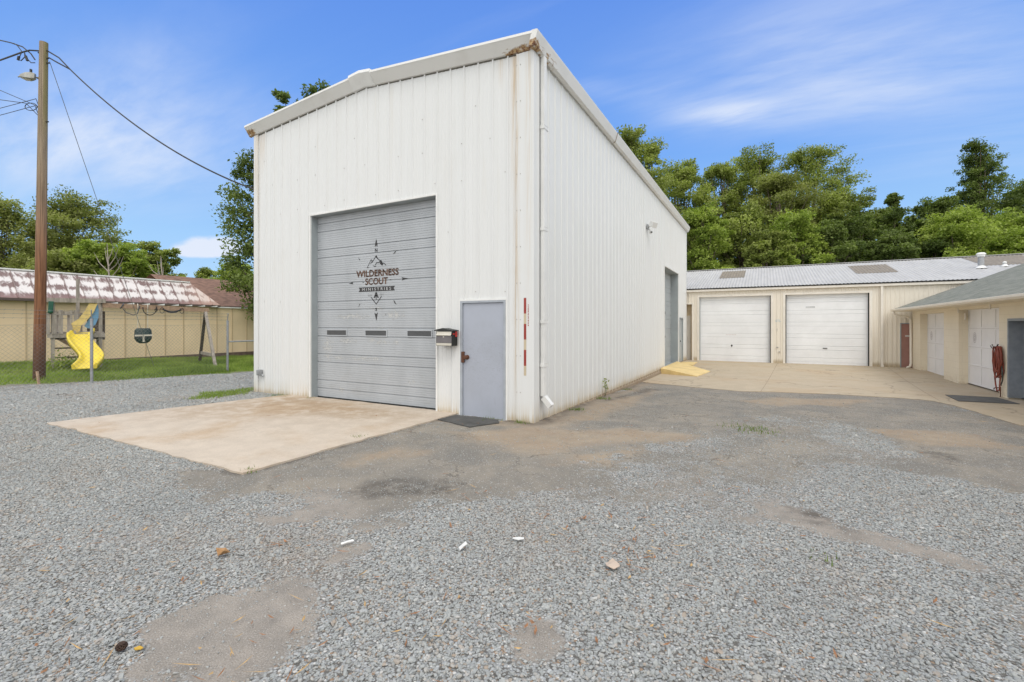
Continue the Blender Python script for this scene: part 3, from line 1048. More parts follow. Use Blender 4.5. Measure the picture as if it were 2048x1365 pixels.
# ------------------------------------------------------------------ loose gravel: stones on the bare sheet
def stones():
    r = np.random.default_rng(11)
    n = 1300000
    rho = lambda q: 5400 * np.clip(5.0 / np.maximum(q, 5.0), 0, 1) ** 1.15          # stones per square metre, thinning with distance
    d = np.sqrt(r.random(n)) * 15.5
    u = r.uniform(-1.32, 1.32, n)
    per = n / (1.32 * 15.5 ** 2)
    P = RT[None] * (u * d)[:, None] + FW[None] * d[:, None]
    x, y = P[:, 0], P[:, 1]
    g_ = gravel_amount(x, y)
    sprinkle = .07 + .26 * smooth(.45, .75, fbm(x, y, 1.6, 22)) * smooth(.4, .7, fbm(x, y, .3, 23))
    keep = np.clip(np.maximum(g_ ** 1.3, sprinkle), 0, 1)
    keep = np.maximum(keep, .42 * smooth(-.1, .25, sdist(DAMP[3], x, y) + (fbm(x, y, .4, 71) - .5) * .5))
    for p_ in PATCHES[:3]:
        keep = np.maximum(keep, .20 * smooth(.5, .75, fbm(x, y, .22, 72)) * (sdist(p_, x, y) > -.2))
    prob = keep * np.minimum(1.0, rho(d) / per)
    prob *= (d > 1.0)
    prob *= (sdist(APRON, x, y) < .03)
    prob *= ~((y > 7.0) & (x > -11.1) & (x < -3.3))
    prob *= ~((y > 6.1) & (x > -5.05) & (x < -3.0) & (r.random(n) > .02))
    prob *= (sdist(LAWN, x, y) < .3)
    prob *= ~((y > 13.6) & (x > -3.4)) * ~((x > 3.6) & (y > 3))
    sel = r.random(n) < prob
    x, y, d, g_ = x[sel], y[sel], d[sel], g_[sel]
    m_ = len(x)
    size = np.exp(r.normal(math.log(.0070), .30, m_)) * (rho(0) / rho(d)) ** .5 * np.clip(.5 + .62 * g_, .5, 1)
    size *= np.where(r.random(m_) < .008, 1.45, 1)
    asp = np.stack([size * r.uniform(.85, 1.5, m_), size * r.uniform(.7, 1.05, m_), size * r.uniform(.35, .7, m_)], 1)
    rot = np.stack([r.normal(0, .38, m_), r.normal(0, .38, m_), r.uniform(0, 6.283, m_)], 1)
    z = gz(x, y) + asp[:, 2] * r.uniform(.15, .9, m_)
    me = bpy.data.meshes.new('gravel')
    me.vertices.add(m_)
    me.vertices.foreach_set('co', np.stack([x, y, z], 1).ravel().astype(np.float32))
    for nm, a in (('rot', rot), ('scl', asp)):
        at_ = me.attributes.new(nm, 'FLOAT_VECTOR', 'POINT')
        at_.data.foreach_set('vector', a.ravel().astype(np.float32))
    me.materials.append(M_STONE)
    o = bpy.data.objects.new('gravel', me)
    COL.objects.link(o)
    tag(o, 'loose grey crushed stone scattered over the yard', None, None, 'stuff')
    ng = bpy.data.node_groups.new('stone_scatter', 'GeometryNodeTree')
    ng.interface.new_socket('Geometry', in_out='INPUT', socket_type='NodeSocketGeometry')
    ng.interface.new_socket('Geometry', in_out='OUTPUT', socket_type='NodeSocketGeometry')
    nd, lk = ng.nodes, ng.links
    gi, go = nd.new('NodeGroupInput'), nd.new('NodeGroupOutput')
    g2i = nd.new('GeometryNodeGeometryToInstance')
    for i in range(6):
        ico = nd.new('GeometryNodeMeshIcoSphere')
        ico.inputs['Radius'].default_value = 1.0
        ico.inputs['Subdivisions'].default_value = 1 if i < 3 else 2
        sp = nd.new('GeometryNodeSetPosition')
        no = nd.new('ShaderNodeTexNoise'); no.noise_dimensions = '4D'
        no.inputs['W'].default_value = i * 3.7
        no.inputs['Scale'].default_value = 1.1
        no.inputs['Detail'].default_value = 1
        sub = nd.new('ShaderNodeVectorMath'); sub.operation = 'SUBTRACT'; sub.inputs[1].default_value = (.5, .5, .5)
        mul = nd.new('ShaderNodeVectorMath'); mul.operation = 'SCALE'; mul.inputs['Scale'].default_value = 1.5
        lk.new(no.outputs['Color'], sub.inputs[0]); lk.new(sub.outputs[0], mul.inputs[0])
        lk.new(ico.outputs[0], sp.inputs['Geometry']); lk.new(mul.outputs[0], sp.inputs['Offset'])
        sm = nd.new('GeometryNodeSetMaterial'); sm.inputs['Material'].default_value = M_STONE
        lk.new(sp.outputs[0], sm.inputs[0])
        ss = nd.new('GeometryNodeSetShadeSmooth'); ss.inputs['Shade Smooth'].default_value = False
        lk.new(sm.outputs[0], ss.inputs[0])
        lk.new(ss.outputs[0], g2i.inputs[0])
    iop = nd.new('GeometryNodeInstanceOnPoints')
    iop.inputs['Pick Instance'].default_value = True
    lk.new(gi.outputs[0], iop.inputs['Points']); lk.new(g2i.outputs[0], iop.inputs['Instance'])
    ar = nd.new('GeometryNodeInputNamedAttribute'); ar.data_type = 'FLOAT_VECTOR'; ar.inputs['Name'].default_value = 'rot'
    as_ = nd.new('GeometryNodeInputNamedAttribute'); as_.data_type = 'FLOAT_VECTOR'; as_.inputs['Name'].default_value = 'scl'
    e2r = nd.new('FunctionNodeEulerToRotation')
    lk.new(ar.outputs[0], e2r.inputs[0]); lk.new(e2r.outputs[0], iop.inputs['Rotation'])
    lk.new(as_.outputs[0], iop.inputs['Scale'])
    lk.new(iop.outputs[0], go.inputs[0])
    md = o.modifiers.new('stones', 'NODES'); md.node_group = ng
    print('stones', m_)


stones()


# ------------------------------------------------------------------ ribbed sheet walls
RPANEL = [(0, 0), (.012, .020), (.034, .020), (.046, 0), (.115, 0), (.121, .004), (.139, .004), (.145, 0), (.205, 0), (.211, .004), (.229, .004), (.235, 0)]
NARROW = [(0, 0), (.018, .018), (.058, .018), (.076, 0)]


def ribbed(mb, fmap, u0, u1, zb, zt, pitch, prof, holes=(), phase=0.0):
    """vertical ribbed sheet; fmap(u, d, z) with d out of the wall; holes = (ua, ub, za, zb)"""
    bp = set([u0, u1])
    k = math.floor((u0 - phase) / pitch) - 1
    pts = []
    while phase + k * pitch < u1 + pitch:
        for a, d in prof:
            pts.append((phase + k * pitch + a, d))
        k += 1
    us = np.array([p[0] for p in pts]); ds = np.array([p[1] for p in pts])
    for a in us:
        if u0 < a < u1: bp.add(float(a))
    for h in holes:
        for a in h[:2]:
            if u0 < a < u1: bp.add(a)
    bp = sorted(bp)
    for a, b in zip(bp[:-1], bp[1:]):
        if b - a < 1e-6: continue
        da, db = float(np.interp(a + 1e-7, us, ds)), float(np.interp(b - 1e-7, us, ds))
        mid = (a + b) / 2
        spans = [(None, None)]
        cuts = sorted([(h[2], h[3]) for h in holes if h[0] < mid < h[1]])
        lo = zb
        segs = []
        for c0, c1 in cuts:
            if c0 > (lo(mid) if callable(lo) else lo) + 1e-4:
                segs.append((lo, c0))
            lo = c1
        segs.append((lo, zt))
        ev = lambda f, u: f(u) if callable(f) else f
        for s0, s1 in segs:
            mb.quad(fmap(a, da, ev(s0, a)), fmap(b, db, ev(s0, b)), fmap(b, db, ev(s1, b)), fmap(a, da, ev(s1, a)))


def sectional_door(mb, fmap, u0, u1, z0, z1, period, offs, strip=.42, groove=.006, ribs=True):
    """sectional door face: horizontal profile pulled sideways; fmap(u, d, z)"""
    prof = []
    zz = set()
    k0 = math.floor((z0 - 1) / period)
    cuts = []
    for k in range(k0, k0 + int((z1 - z0) / period) + 5):
        for o in offs:
            cuts.append(k * period + o)
    cuts = sorted(c for c in cuts if z0 - period < c < z1 + period)
    for c0, c1 in zip(cuts[:-1], cuts[1:]):
        prof += [(c0, -groove * 2.6), (c0 + .007, -groove * 2.6), (c0 + .016, groove)]
        if ribs:
            n = max(2, int(round((c1 - c0) / .052)))
            w = (c1 - c0 - .028) / n
            for i in range(1, n):
                a = c0 + .014 + i * w
                prof += [(a - .005, groove), (a, groove * .1), (a + .006, groove)]
        prof += [(c1 - .006, groove), (c1 - .0001, -groove * 2.0)]
    zs = np.array([p[0] for p in prof]); ds = np.array([p[1] for p in prof])
    pts = [(z0, float(np.interp(z0, zs, ds)))] + [(float(a), float(b)) for a, b in prof if z0 < a < z1] + [(z1, float(np.interp(z1, zs, ds)))]
    for (za, da), (zb_, db) in zip(pts[:-1], pts[1:]):
        if zb_ - za < 1e-6: continue
        mb.quad(fmap(u0, da, za), fmap(u1, da, za), fmap(u1, db, zb_), fmap(u0, db, zb_))


# ------------------------------------------------------------------ the tall white metal building
XL, XR, YF, YB = -11.03, -3.43, 7.05, 24.31
XRID, ZRID, ZEL, ZER = -7.31, 6.62, 6.33, 6.30


def roofz(x):
    return np.interp(x, [XL, XRID, XR], [ZEL, ZRID, ZER])


fF = lambda u, d, z: (u, YF - d, z)                       # front wall, faces -Y
fS = lambda u, d, z: (XR + d, u, z)                       # side wall, faces +X
B = thing('metal_building', 'tall white ribbed metal building with a grey roll door and a blue grey door', 'building', (XR, YF, 0))

mb = MB()
OPEN = (-8.99, -5.46, 0.0, 4.10)
PDOOR = (-4.90, -3.95, -.02, 2.08)
ribbed(mb, fF, XL, XR - .001, 0.0, lambda u: float(roofz(u)), .305, RPANEL, [OPEN, PDOOR], phase=-5.46)
mb.cur = 1
for zc, stp in ((5.62, .61), (4.98, .305), (4.3, .305), (2.22, .305), (3.35, .61)):
    u = XL + .35
    i = 0
    while u < XR - .2:
        if not (OPEN[0] - .05 < u < OPEN[1] + .05 and zc < 4.15) and (i * 7 + int(zc * 10)) % 5 in (1, 2):
            mb.box(u - .006, u + .006, YF - .010, YF - .001, zc - .007 + .03 * math.sin(i * 2.3), zc + .007 + .03 * math.sin(i * 2.3))
        u += stp; i += 1
fw_ = mb.build('wall', [M_WALL, M_SCREW], B)
fw_['label'] = 'white ribbed front wall with rust streaks'
mb = MB()
SOPEN = (18.61, 21.90, -.3, 3.92)
SPD = (22.32, 23.2, -.3, 1.95)
ribbed(mb, fS, YF, YB, lambda u: max(-.09, -.012 * (u - 7.05) + .0), ZER - .02, .305, RPANEL, [SOPEN, SPD], phase=7.05)
mb.build('wall', M_WALL, B)
mb = MB()
ribbed(mb, lambda u, d, z: (XL - d, u, z), YF, YB, -.1, ZEL - .02, .305, RPANEL)
ribbed(mb, lambda u, d, z: (u, YB + d, z), XL, XR, -.3, lambda u: float(roofz(u)) - .02, .305, RPANEL)
mb.build('wall', M_WALL, B)
# footing
mb = MB()
mb.box(XR - .3, XR + .012, 7.3, 18.55, -.5, -.005)
mb.add([(XR + .014, 7.3, -.02), (XR + .03, 7.3, -.4), (XR + .075, 18.55, -.4), (XR + .06, 18.55, -.085)], [(0, 1, 2, 3)])
mb.add([(XR + .014, 7.3, -.02), (XR + .06, 18.55, -.085), (XR - .05, 18.55, -.06), (XR - .05, 7.3, -.012)], [(0, 1, 2, 3)])
mb.box(XR - .3, XR + .012, 21.92, 24.2, -.5, -.06)
mb.build('footing', M_CURB, B)
# roof
mb = MB()
for xa, za, xb, zb_ in ((XL - .10, ZEL + .13, XRID, ZRID + .16), (XRID, ZRID + .16, XR + .06, ZER + .13)):
    n = 60
    mb.add([(xa, YF - .10, za), (xb, YF - .10, zb_), (xb, YB + .12, zb_), (xa, YB + .12, za)], [(0, 1, 2, 3)])
    k = YF + .3
    while k < YB:
        mb.beam((xa, k, za + .012), (xb, k, zb_ + .012), .05, .022)
        k += .61
mb.build('roof', M_TRIMW, B)


def rake(xa, xb):
    """front rake trim: flat top lip, short upright face, long face folded back to the wall"""
    P = [(-.045, .20), (-.175, .195), (-.18, .15), (-.165, .135), (-.045, -.035), (.0, -.04)]
    xs_ = [xa, xb]
    mbk = MB()
    rings = [[(x, YF + a, float(roofz(min(max(x, XL), XR))) + b) for a, b in P] for x in xs_]
    n = len(P)
    mbk.add(rings[0] + rings[1], [(i, i + n, i + n + 1, i + 1) for i in range(n - 1)])
    mbk.add(rings[0], [tuple(range(n))]); mbk.add(rings[1], [tuple(range(n))[::-1]])
    return mbk


mk = rake(XL - .18, XRID - .27)
m2 = rake(XRID + .27, XR + .06)
mk.add(m2.v, m2.f)
mk.build('rake_trim', M_RUSTTRIM, B)
mb = MB()
P = [(-.04, .235), (-.19, .225), (-.20, .165), (-.18, .135), (-.055, -.05), (.0, -.055)]
rings = []
for x, dz in ((XRID - .30, 0), (XRID, .012), (XRID + .30, 0)):
    rings.append([(x, YF + a, float(roofz(x)) + b + dz) for a, b in P])
n = len(P)
mb.add(sum(rings, []), [(k * n + i, (k + 1) * n + i, (k + 1) * n + i + 1, k * n + i + 1) for k in range(2) for i in range(n - 1)])
mb.add(rings[0], [tuple(range(n))]); mb.add(rings[2], [tuple(range(n))[::-1]])
mb.build('ridge_cap', M_TRIMW, B)
# eave gutter along the yard side, box shape with a rolled lip
mb = MB()
GP = [(.0, -.035), (.055, -.055), (.105, -.02), (.16, .16), (.165, .19), (.14, .20), (.06, .205)]
rings = [[(XR + a, y, ZER + b) for a, b in GP] for y in (YF - .175, 13.2, 13.205, YB + .2)]
n = len(GP)
mb.add(sum(rings, []), [(k * n + i, (k + 1) * n + i, (k + 1) * n + i + 1, k * n + i + 1) for k in range(3) for i in range(n - 1)])
mb.add(rings[0], [tuple(range(n))]); mb.add(rings[-1], [tuple(range(n))[::-1]])
mb.cur = 1
gp2 = [(a * 1.02 + .002, b * 1.0) for a, b in GP]
rr = [[(XR + a + .003, y, ZER + b) for a, b in gp2] for y in (11.55, 11.585)]
mb.add(rr[0] + rr[1], [(i, n + i, n + i + 1, i + 1) for i in range(n - 1)])
mb.build('gutter', [M_RUSTTRIM, simple('gutter_joint', (.35, .27, .18), .7)], B)
# corner trims
mb = MB()
mb.box(-3.735, -3.715, YF - .032, YF - .012, .0, 6.28)
mb.box(-3.715, XR + .028, YF - .030, YF - .010, .0, 6.27)
mb.box(XR + .012, XR + .030, YF - .029, 7.235, -.02, 6.26)
for z in np.arange(.5, 6.2, .62):
    for x in (-3.725, -3.655):
        mb.cur = 1
        mb.box(x - .006, x + .006, YF - .038, YF - .02, z - .007, z + .007)
        mb.cur = 0
mb.build('corner_trim', [M_WALL, M_SCREW], B)
mb = MB()
mb.box(XL - .028, XL + .13, YF - .030, YF - .010, .0, 6.30)
mb.box(XL - .028, XL - .012, YF - .010, YF + .25, .0, 6.30)
mb.build('corner_trim', M_WALL, B)
mb = MB()
mb.box(XR - .01, XR + .03, YB - .13, YB + .03, -.12, 6.28)
mb.build('corner_trim', M_WALL, B)
for xa, xb in ((XL + .02, XRID - .01), (XRID + .01, -3.75)):  # dark strip added for the shadow line and notches under the rake trim
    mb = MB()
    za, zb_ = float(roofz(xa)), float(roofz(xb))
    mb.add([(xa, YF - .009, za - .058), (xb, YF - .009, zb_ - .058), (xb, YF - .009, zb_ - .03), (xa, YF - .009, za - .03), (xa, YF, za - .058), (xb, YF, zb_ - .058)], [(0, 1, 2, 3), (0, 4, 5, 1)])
    mb.build('notch_shade_strip', simple('dark_notch_shade', (.13, .12, .10), .9), B)
# opening trims
mb = MB()
mb.box(OPEN[0] - .035, OPEN[0], YF - .028, YF + .02, .0, OPEN[3] + .035)
mb.box(OPEN[1], OPEN[1] + .035, YF - .028, YF + .02, .0, OPEN[3] + .035)
mb.box(OPEN[0], OPEN[1], YF - .026, YF + .02, OPEN[3], OPEN[3] + .035)
mb.build('opening_trim', M_TRIMW, B)
mb = MB()
YD = YF + .17
mb.box(OPEN[0] + .001, OPEN[0] + .012, YF + .001, YD + .06, .0, OPEN[3])
mb.box(OPEN[1] - .012, OPEN[1] - .001, YF + .001, YD + .06, .0, OPEN[3])
mb.box(OPEN[0] + .012, OPEN[1] - .012, YF + .001, YD + .06, OPEN[3] - .012, OPEN[3] - .001)
mb.build('door_jamb', M_JAMB, B)
fD = lambda u, d, z: (u, YD - d, z)
mb = MB()
sectional_door(mb, fD, OPEN[0] + .01, OPEN[1] - .01, .02, OPEN[3] - .005, .5893, (.213, .398))
mb.box(OPEN[0] + .01, OPEN[1] - .01, YD + .015, YD + .04, .02, OPEN[3] - .01)
GD = mb.build('garage_door', M_GDOOR, B)
GD['label'] = 'grey ribbed sectional garage door with a painted emblem and three slot windows'
for xa, xb in ((-8.66, -8.05), (-7.47, -6.88), (-6.31, -5.71)):
    mb = MB()
    zc, hh = 1.475, .052
    f = .022
    mb.box(xa - f, xb + f, YD - .020, YD - .004, zc + hh, zc + hh + f)
    mb.box(xa - f, xb + f, YD - .020, YD - .004, zc - hh - f, zc - hh)
    mb.box(xa - f, xa, YD - .020, YD - .004, zc - hh, zc + hh)
    mb.box(xb, xb + f, YD - .020, YD - .004, zc - hh, zc + hh)
    mb.cur = 1
    mb.box(xa, xb, YD - .012, YD - .006, zc - hh, zc + hh)
    mb.build('window', [M_GDOOR, M_PANE], GD)
mb = MB()
mb.box(OPEN[0] + .02, OPEN[1] - .02, YD - .012, YD + .03, .006, .03)
mb.build('door_seal', M_BLACK, GD)


def emblem():
    e = MB()
    Ye = YD - .0085
    CX = -7.17
    X = lambda cx: CX + (cx - 556) * .00205
    Z = lambda cy: 3.641 - .001537 * cy
    def poly(pts, m=0, dy=0.0):
        e.cur = m
        vv = [(X(a), Ye - dy, Z(b)) for a, b in pts]
        e.add(vv, [tuple(range(len(vv)))])
    def line(pts, w, m=0):
        for (a, b), (c, d) in zip(pts[:-1], pts[1:]):
            p, q = np.array((X(a), Z(b))), np.array((X(c), Z(d)))
            t = (q - p) / np.linalg.norm(q - p); nn = np.array((-t[1], t[0])) * w / 2
            e.cur = m
            vv = [(*k, ) for k in (p - nn - t * w * .3, q - nn + t * w * .3, q + nn + t * w * .3, p + nn - t * w * .3)]
            e.add([(k[0], Ye, k[1]) for k in vv], [(0, 1, 2, 3)])
    def word(s_, cx, cy, w, h, m, dy=0.0, sp=1.0, bold=0.0):
        co, fs = text_geo(s_, X(cx), Z(cy), w, h, sp)
        e.cur = m
        for k in ((0, 0), (bold, 0), (-bold, 0), (0, bold * .7), (0, -bold * .7)) if bold else ((0, 0),):
            e.add([(a + k[0], Ye - dy - abs(k[0]) * .01 - abs(k[1]) * .013, b + k[1]) for a, b in co], fs)
    poly([(556, 118), (574, 205), (570, 232), (556, 212), (542, 232), (538, 205)])
    word('N', 556, 277, .066, .072, 0, bold=.004)
    word('S', 556, 1085, .05, .056, 0, bold=.004)
    poly([(532, 1128), (556, 1148), (580, 1124), (558, 1246)])
    poly([(160, 712), (232, 690), (218, 706), (232, 724)])
    poly([(985, 688), (895, 668), (912, 690), (895, 712)])
    poly([(362, 706), (376, 698), (382, 708), (368, 716)])
    poly([(736, 692), (748, 684), (764, 694), (748, 700)])
    poly([(300, 352), (322, 378), (328, 396), (316, 390)])
    poly([(830, 306), (808, 322), (786, 350), (800, 348), (812, 340)])
    poly([(322, 1000), (330, 1004), (318, 1028), (300, 1050)])
    poly([(788, 968), (802, 974), (832, 1030), (806, 1010)])
    # peaks
    line([(428, 510), (470, 430), (486, 398), (500, 418), (488, 440), (478, 456)], .014)
    line([(500, 440), (530, 392), (556, 350), (574, 388), (594, 410), (612, 428), (624, 424), (640, 462), (660, 462), (690, 492)], .016)
    line([(545, 475), (562, 448), (584, 452), (604, 440), (612, 462), (638, 490)], .016)
    poly([(556, 344), (572, 384), (590, 404), (576, 402), (556, 378), (546, 368)])
    poly([(600, 428), (624, 416), (640, 450), (652, 492), (626, 478), (614, 452)])
    poly([(512, 478), (534, 490), (560, 488), (548, 502), (524, 500)])
    line([(428, 510), (456, 505)], .010)
    word('WILDERNESS', 566, 588, 1.19, .135, 1, bold=.008)
    word('SCOUT', 558, 700, .63, .135, 1, bold=.008)
    poly([(306, 776), (811, 776), (792, 806), (811, 838), (306, 838), (326, 806)], 0)
    word('MINISTRIES', 558, 807, .82, .058, 2, .0012, 1.5)
    word('A', 556, 888, .125, .115, 0, .0004, bold=.009)
    line([(556, 902), (556, 950)], .022)
    line([(486, 918), (556, 1014), (628, 910)], .017)
    word('FROM', 468, 892, .105, .042, 3)
    word('2015', 634, 884, .105, .042, 3)
    word('MUSI', 300, 1200, .22, .05, 2, .0004)
    word('x', 686, 1158, .05, .05, 3)
    em = e.build('emblem', [M_LOGO, M_LOGOC, M_LOGOW, M_LOGOG], GD)
    em['label'] = 'black and brown compass emblem with mountain peaks and lettering'


emblem()
# personnel door
DY = YF - .012
mb = MB()
fx0, fx1, fzt = PDOOR[0], PDOOR[1], PDOOR[3]
mb.box(fx0, fx0 + .05, DY - .022, YF + .06, -.02, fzt)
mb.box(fx1 - .04, fx1, DY - .022, YF + .06, -.02, fzt)
mb.box(fx0 + .05, fx1 - .04, DY - .022, YF + .06, fzt - .035, fzt)
mb.build('door_frame', M_BLUEG, B)
mb = MB()
mb.box(fx0 - .03, fx1 + .03, YF - .026, YF - .001, fzt + .002, fzt + .028)
mb.box(fx0 - .03, fx0 - .002, YF - .026, YF - .001, .0, fzt + .001)
mb.box(fx1 + .002, fx1 + .03, YF - .026, YF - .001, .0, fzt + .001)
mb.box(fx0, fx1, YF - .05, YF + .06, -.06, -.021)
mb.build('opening_trim', M_TRIMW, B)
mb = MB()
mb.box(fx0 + .053, fx1 - .043, YF - .006, YF + .03, .0, fzt - .05)
mb.box(fx0 + .053, fx1 - .043, YF + .0, YF + .02, fzt - .05, fzt - .036)
PD = mb.build('door', M_BDOOR, B)
PD['label'] = 'scuffed blue grey steel door with a rusty knob plate'
mb = MB()
kx, kz = fx0 + .06, 1.06
mb.box(kx - .035, kx + .028, YF - .040, YF - .0065, kz - .10, kz + .10)
mb.lathe([(.018, 0), (.018, -.03), (.036, -.034), (.042, -.055), (.034, -.075), (.0, -.078)], (kx + .085, YF - .008, kz), 14, 'y')
mb.lathe([(.044, 0), (.044, -.006), (.0, -.007)], (kx + .085, YF - .007, kz), 14, 'y')
mb.box(kx + .028, kx + .07, YF - .03, YF - .0065, kz - .03, kz + .03)
mb.build('handle', M_RUSTK, PD, bevel=.006)
# tape strip
mb = MB()
zz = [2.105, 1.84, 1.665, 1.40, 1.225, .955, .79]
for i in range(6):
    mb.cur = i % 2
    mb.box(-3.59, -3.545, YF - .0335, YF - .0305, zz[i + 1], zz[i])
mb.build('reflective_strip', [M_RED, M_TAPE], B)['label'] = 'vertical strip of red and sand reflective bands'
mb = MB()
_r = np.random.default_rng(2)
zc = 1.99
while zc > 1.62:
    h_ = _r.uniform(.008, .022)
    mb.box(-3.512 - _r.uniform(0, .004), -3.498, YF - .0325, YF - .0302, zc - h_, zc)
    zc -= h_ + _r.uniform(.006, .014)
mb.build('faded_lettering', M_RED, B)
# downspout
mb = MB()
dsx0, dsx1, dy0, dy1 = XR + .034, XR + .105, 7.27, 7.37
mb.box(dsx0, dsx1, dy0, dy1, .42, 6.27)
d = np.array((.86, .0, -.5)); d /= np.linalg.norm(d)
mb.cur = 1
c0 = np.array((XR + .075, 7.32, .40)); ax = np.array((.66, .05, -.75)); ax /= np.linalg.norm(ax)
ay = np.array((0, 1.0, 0)); ay -= ax * ay.dot(ax); ay /= np.linalg.norm(ay); az = np.cross(ax, ay)
L, hw, hh = .20, .055, .045
for s1, s2 in ((ay, az), (-ay, az)):
    pass
q = [c0 + ay * hw * i + az * hh * j for i, j in ((-1, -1), (1, -1), (1, 1), (-1, 1))]
e_ = [p + ax * L for p in q]
mb.add(q + e_, [(i, (i + 1) % 4, (i + 1) % 4 + 4, i + 4) for i in range(4)])
qi = [c0 + ax * (L - .002) + ay * (hw - .006) * i + az * (hh - .006) * j for i, j in ((-1, -1), (1, -1), (1, 1), (-1, 1))]
mb.add(e_ + [p + ax * .001 for p in qi], [(i, (i + 1) % 4, (i + 1) % 4 + 4, i + 4) for i in range(4)])
mb.cur = 2
mb.add([p - ax * .03 for p in qi], [(0, 1, 2, 3)])
DS = mb.build('downspout', [M_TRIMW, M_TRIMW, M_DARKGAP], B)
for z in (5.05, 3.30, 1.70, .95):
    mb = MB()
    mb.box(dsx0 - .004, dsx1 + .004, dy0 - .012, dy1 + .06, z - .028, z + .028)
    mb.cur = 1
    mb.box(dsx1 + .003, dsx1 + .006, dy0 - .012, dy1 + .062, z - .031, z - .0285)
    mb.box(dsx1 + .003, dsx1 + .006, dy0 - .012, dy1 + .062, z + .0285, z + .031)
    mb.build('bracket', [M_TRIMW, M_SCREW], DS)
# side garage door and its reveal
XD = XR - .32
mb = MB()
sectional_door(mb, lambda u, d, z: (XD + d, u, z), SOPEN[0], SOPEN[1], -.05, SOPEN[3], .5893, (.1, .3))
mb.box(XD - .04, XD - .015, SOPEN[0], SOPEN[1], -.05, SOPEN[3] - .01)
SG = mb.build('garage_door', M_GDOOR2, B)
SG['label'] = 'pale grey sectional garage door in the long side wall'
for ya in (20.05, 18.95):
    mb = MB()
    mb.box(XD + .004, XD + .012, ya, ya + .55, 2.1, 2.22)
    mb.build('window', M_PANE, SG)
mb = MB()
mb.box(XD + .004, XD + .011, 20.3, 20.62, 1.10, 1.18)
mb.build('patch', M_LOGOG, SG)
mb = MB()
mb.box(XD - .02, XR - .001, SOPEN[1] - .012, SOPEN[1] - .001, -.15, SOPEN[3])
mb.box(XD - .02, XR - .001, SOPEN[0] + .001, SOPEN[0] + .012, -.15, SOPEN[3])
mb.box(XD - .02, XR - .001, SOPEN[0] + .012, SOPEN[1] - .012, SOPEN[3] - .012, SOPEN[3] - .001)
mb.box(XD - .02, XR - .001, SOPEN[0] + .012, SOPEN[1] - .012, -.25, -.052)
mb.build('door_jamb', M_JAMB, B)
mb = MB()
mb.box(XR - .01, XR + .028, SOPEN[0] - .04, SOPEN[0], -.1, SOPEN[3] + .04)
mb.box(XR - .01, XR + .028, SOPEN[1], SOPEN[1] + .04, -.1, SOPEN[3] + .04)
mb.box(XR - .01, XR + .028, SOPEN[0], SOPEN[1], SOPEN[3], SOPEN[3] + .04)
mb.build('opening_trim', M_TRIMW, B)
mb = MB()
mb.box(XR - .08, XR - .03, SPD[0], SPD[1], -.14, SPD[3] - .02)
SP = mb.build('door', M_GDOOR2, B)
mb = MB()
mb.lathe([(.015, 0), (.015, .04), (.034, .045), (.036, .07), (.0, .08)], (XR - .03, SPD[0] + .1, .9), 10, 'x')
mb.build('handle', M_BLACK, SP)
mb = MB()
mb.box(XR - .08, XR + .024, SPD[0] - .04, SPD[0] - .001, -.15, SPD[3] + .03)
mb.box(XR - .08, XR + .024, SPD[1] + .001, SPD[1] + .04, -.15, SPD[3] + .03)
mb.box(XR - .08, XR + .024, SPD[0], SPD[1], SPD[3] - .015, SPD[3] + .03)
mb.build('door_frame', M_JAMB, B)
# outlet box near the far-left corner
mb = MB()
mb.box(-10.85, -10.72, YF - .10, YF - .021, .42, .56)
mb.box(-10.83, -10.74, YF - .115, YF - .10, .44, .54)
mb.tube([(-10.70, YF - .05, .45), (-10.66, YF - .05, .40)], .02, 8)
mb.build('outlet_box', M_GALV, B, bevel=.008)

# mailbox
MBX = thing('mailbox', 'black wall mailbox with pale panels and a red flag beside the blue grey door', 'mailbox', (-5.22, YF - .02, 1.26))
mb = MB()
x0, x1, yb_, yf_ = -5.32, -4.965, YF - .022, YF - .20
mb.box(x0, x1, yf_, yb_, 1.265, 1.535)
mb.build('body', M_BLACK, MBX, bevel=.006)
mb = MB()
poly = [(x0 - .03, 1.537), (x1 + .03, 1.537), (x1 + .03, 1.55), (-5.16, 1.590), (x0 - .03, 1.555)]
mb.prism(poly, lambda a, b, d: (a, d, b), yf_ - .02, yb_)
mb.build('lid', M_BLACK, MBX)
mb = MB()
mb.add([(x0 + .02, yf_ - .004, 1.525), (x1 - .004, yf_ - .004, 1.525), (x1 - .004, yf_ - .010, 1.48), (x0 + .02, yf_ - .010, 1.48), (x1 - .004, yf_ - .026, 1.458), (x0 + .02, yf_ - .026, 1.458),
        (x1 - .004, yf_ - .004, 1.448), (x0 + .02, yf_ - .004, 1.448)], [(0, 1, 2, 3), (3, 2, 4, 5), (5, 4, 6, 7)])
mb.build('slot_flap', M_STEELP, MBX)
mb = MB()
mb.box(x0 + .02, x1 - .004, yf_ - .008, yf_ - .001, 1.318, 1.446)
mb.build('door_panel', M_DKPANEL, MBX)
mb = MB()
mb.lathe([(.012, 0), (.012, -.008), (0, -.009)], (-5.14, yf_ - .008, 1.428), 10, 'y')
mb.build('lock', M_STEELP, MBX)
mb = MB()
mb.box(x0 + .02, x1 - .004, yf_ - .014, yf_ - .001, 1.272, 1.315)
mb.build('lower_trim', M_STEELP, MBX)
mb = MB()
mb.box(x1 + .003, x1 + .010, yf_ + .03, yf_ + .12, 1.475, 1.49)
mb.box(x1 + .003, x1 + .010, yf_ + .10, yf_ + .16, 1.43, 1.53)
mb.lathe([(.014, 0), (.014, .02), (0, .021)], (x1 + .001, yf_ + .04, 1.482), 10, 'x')
mb.build('flag', M_FLAG, MBX)

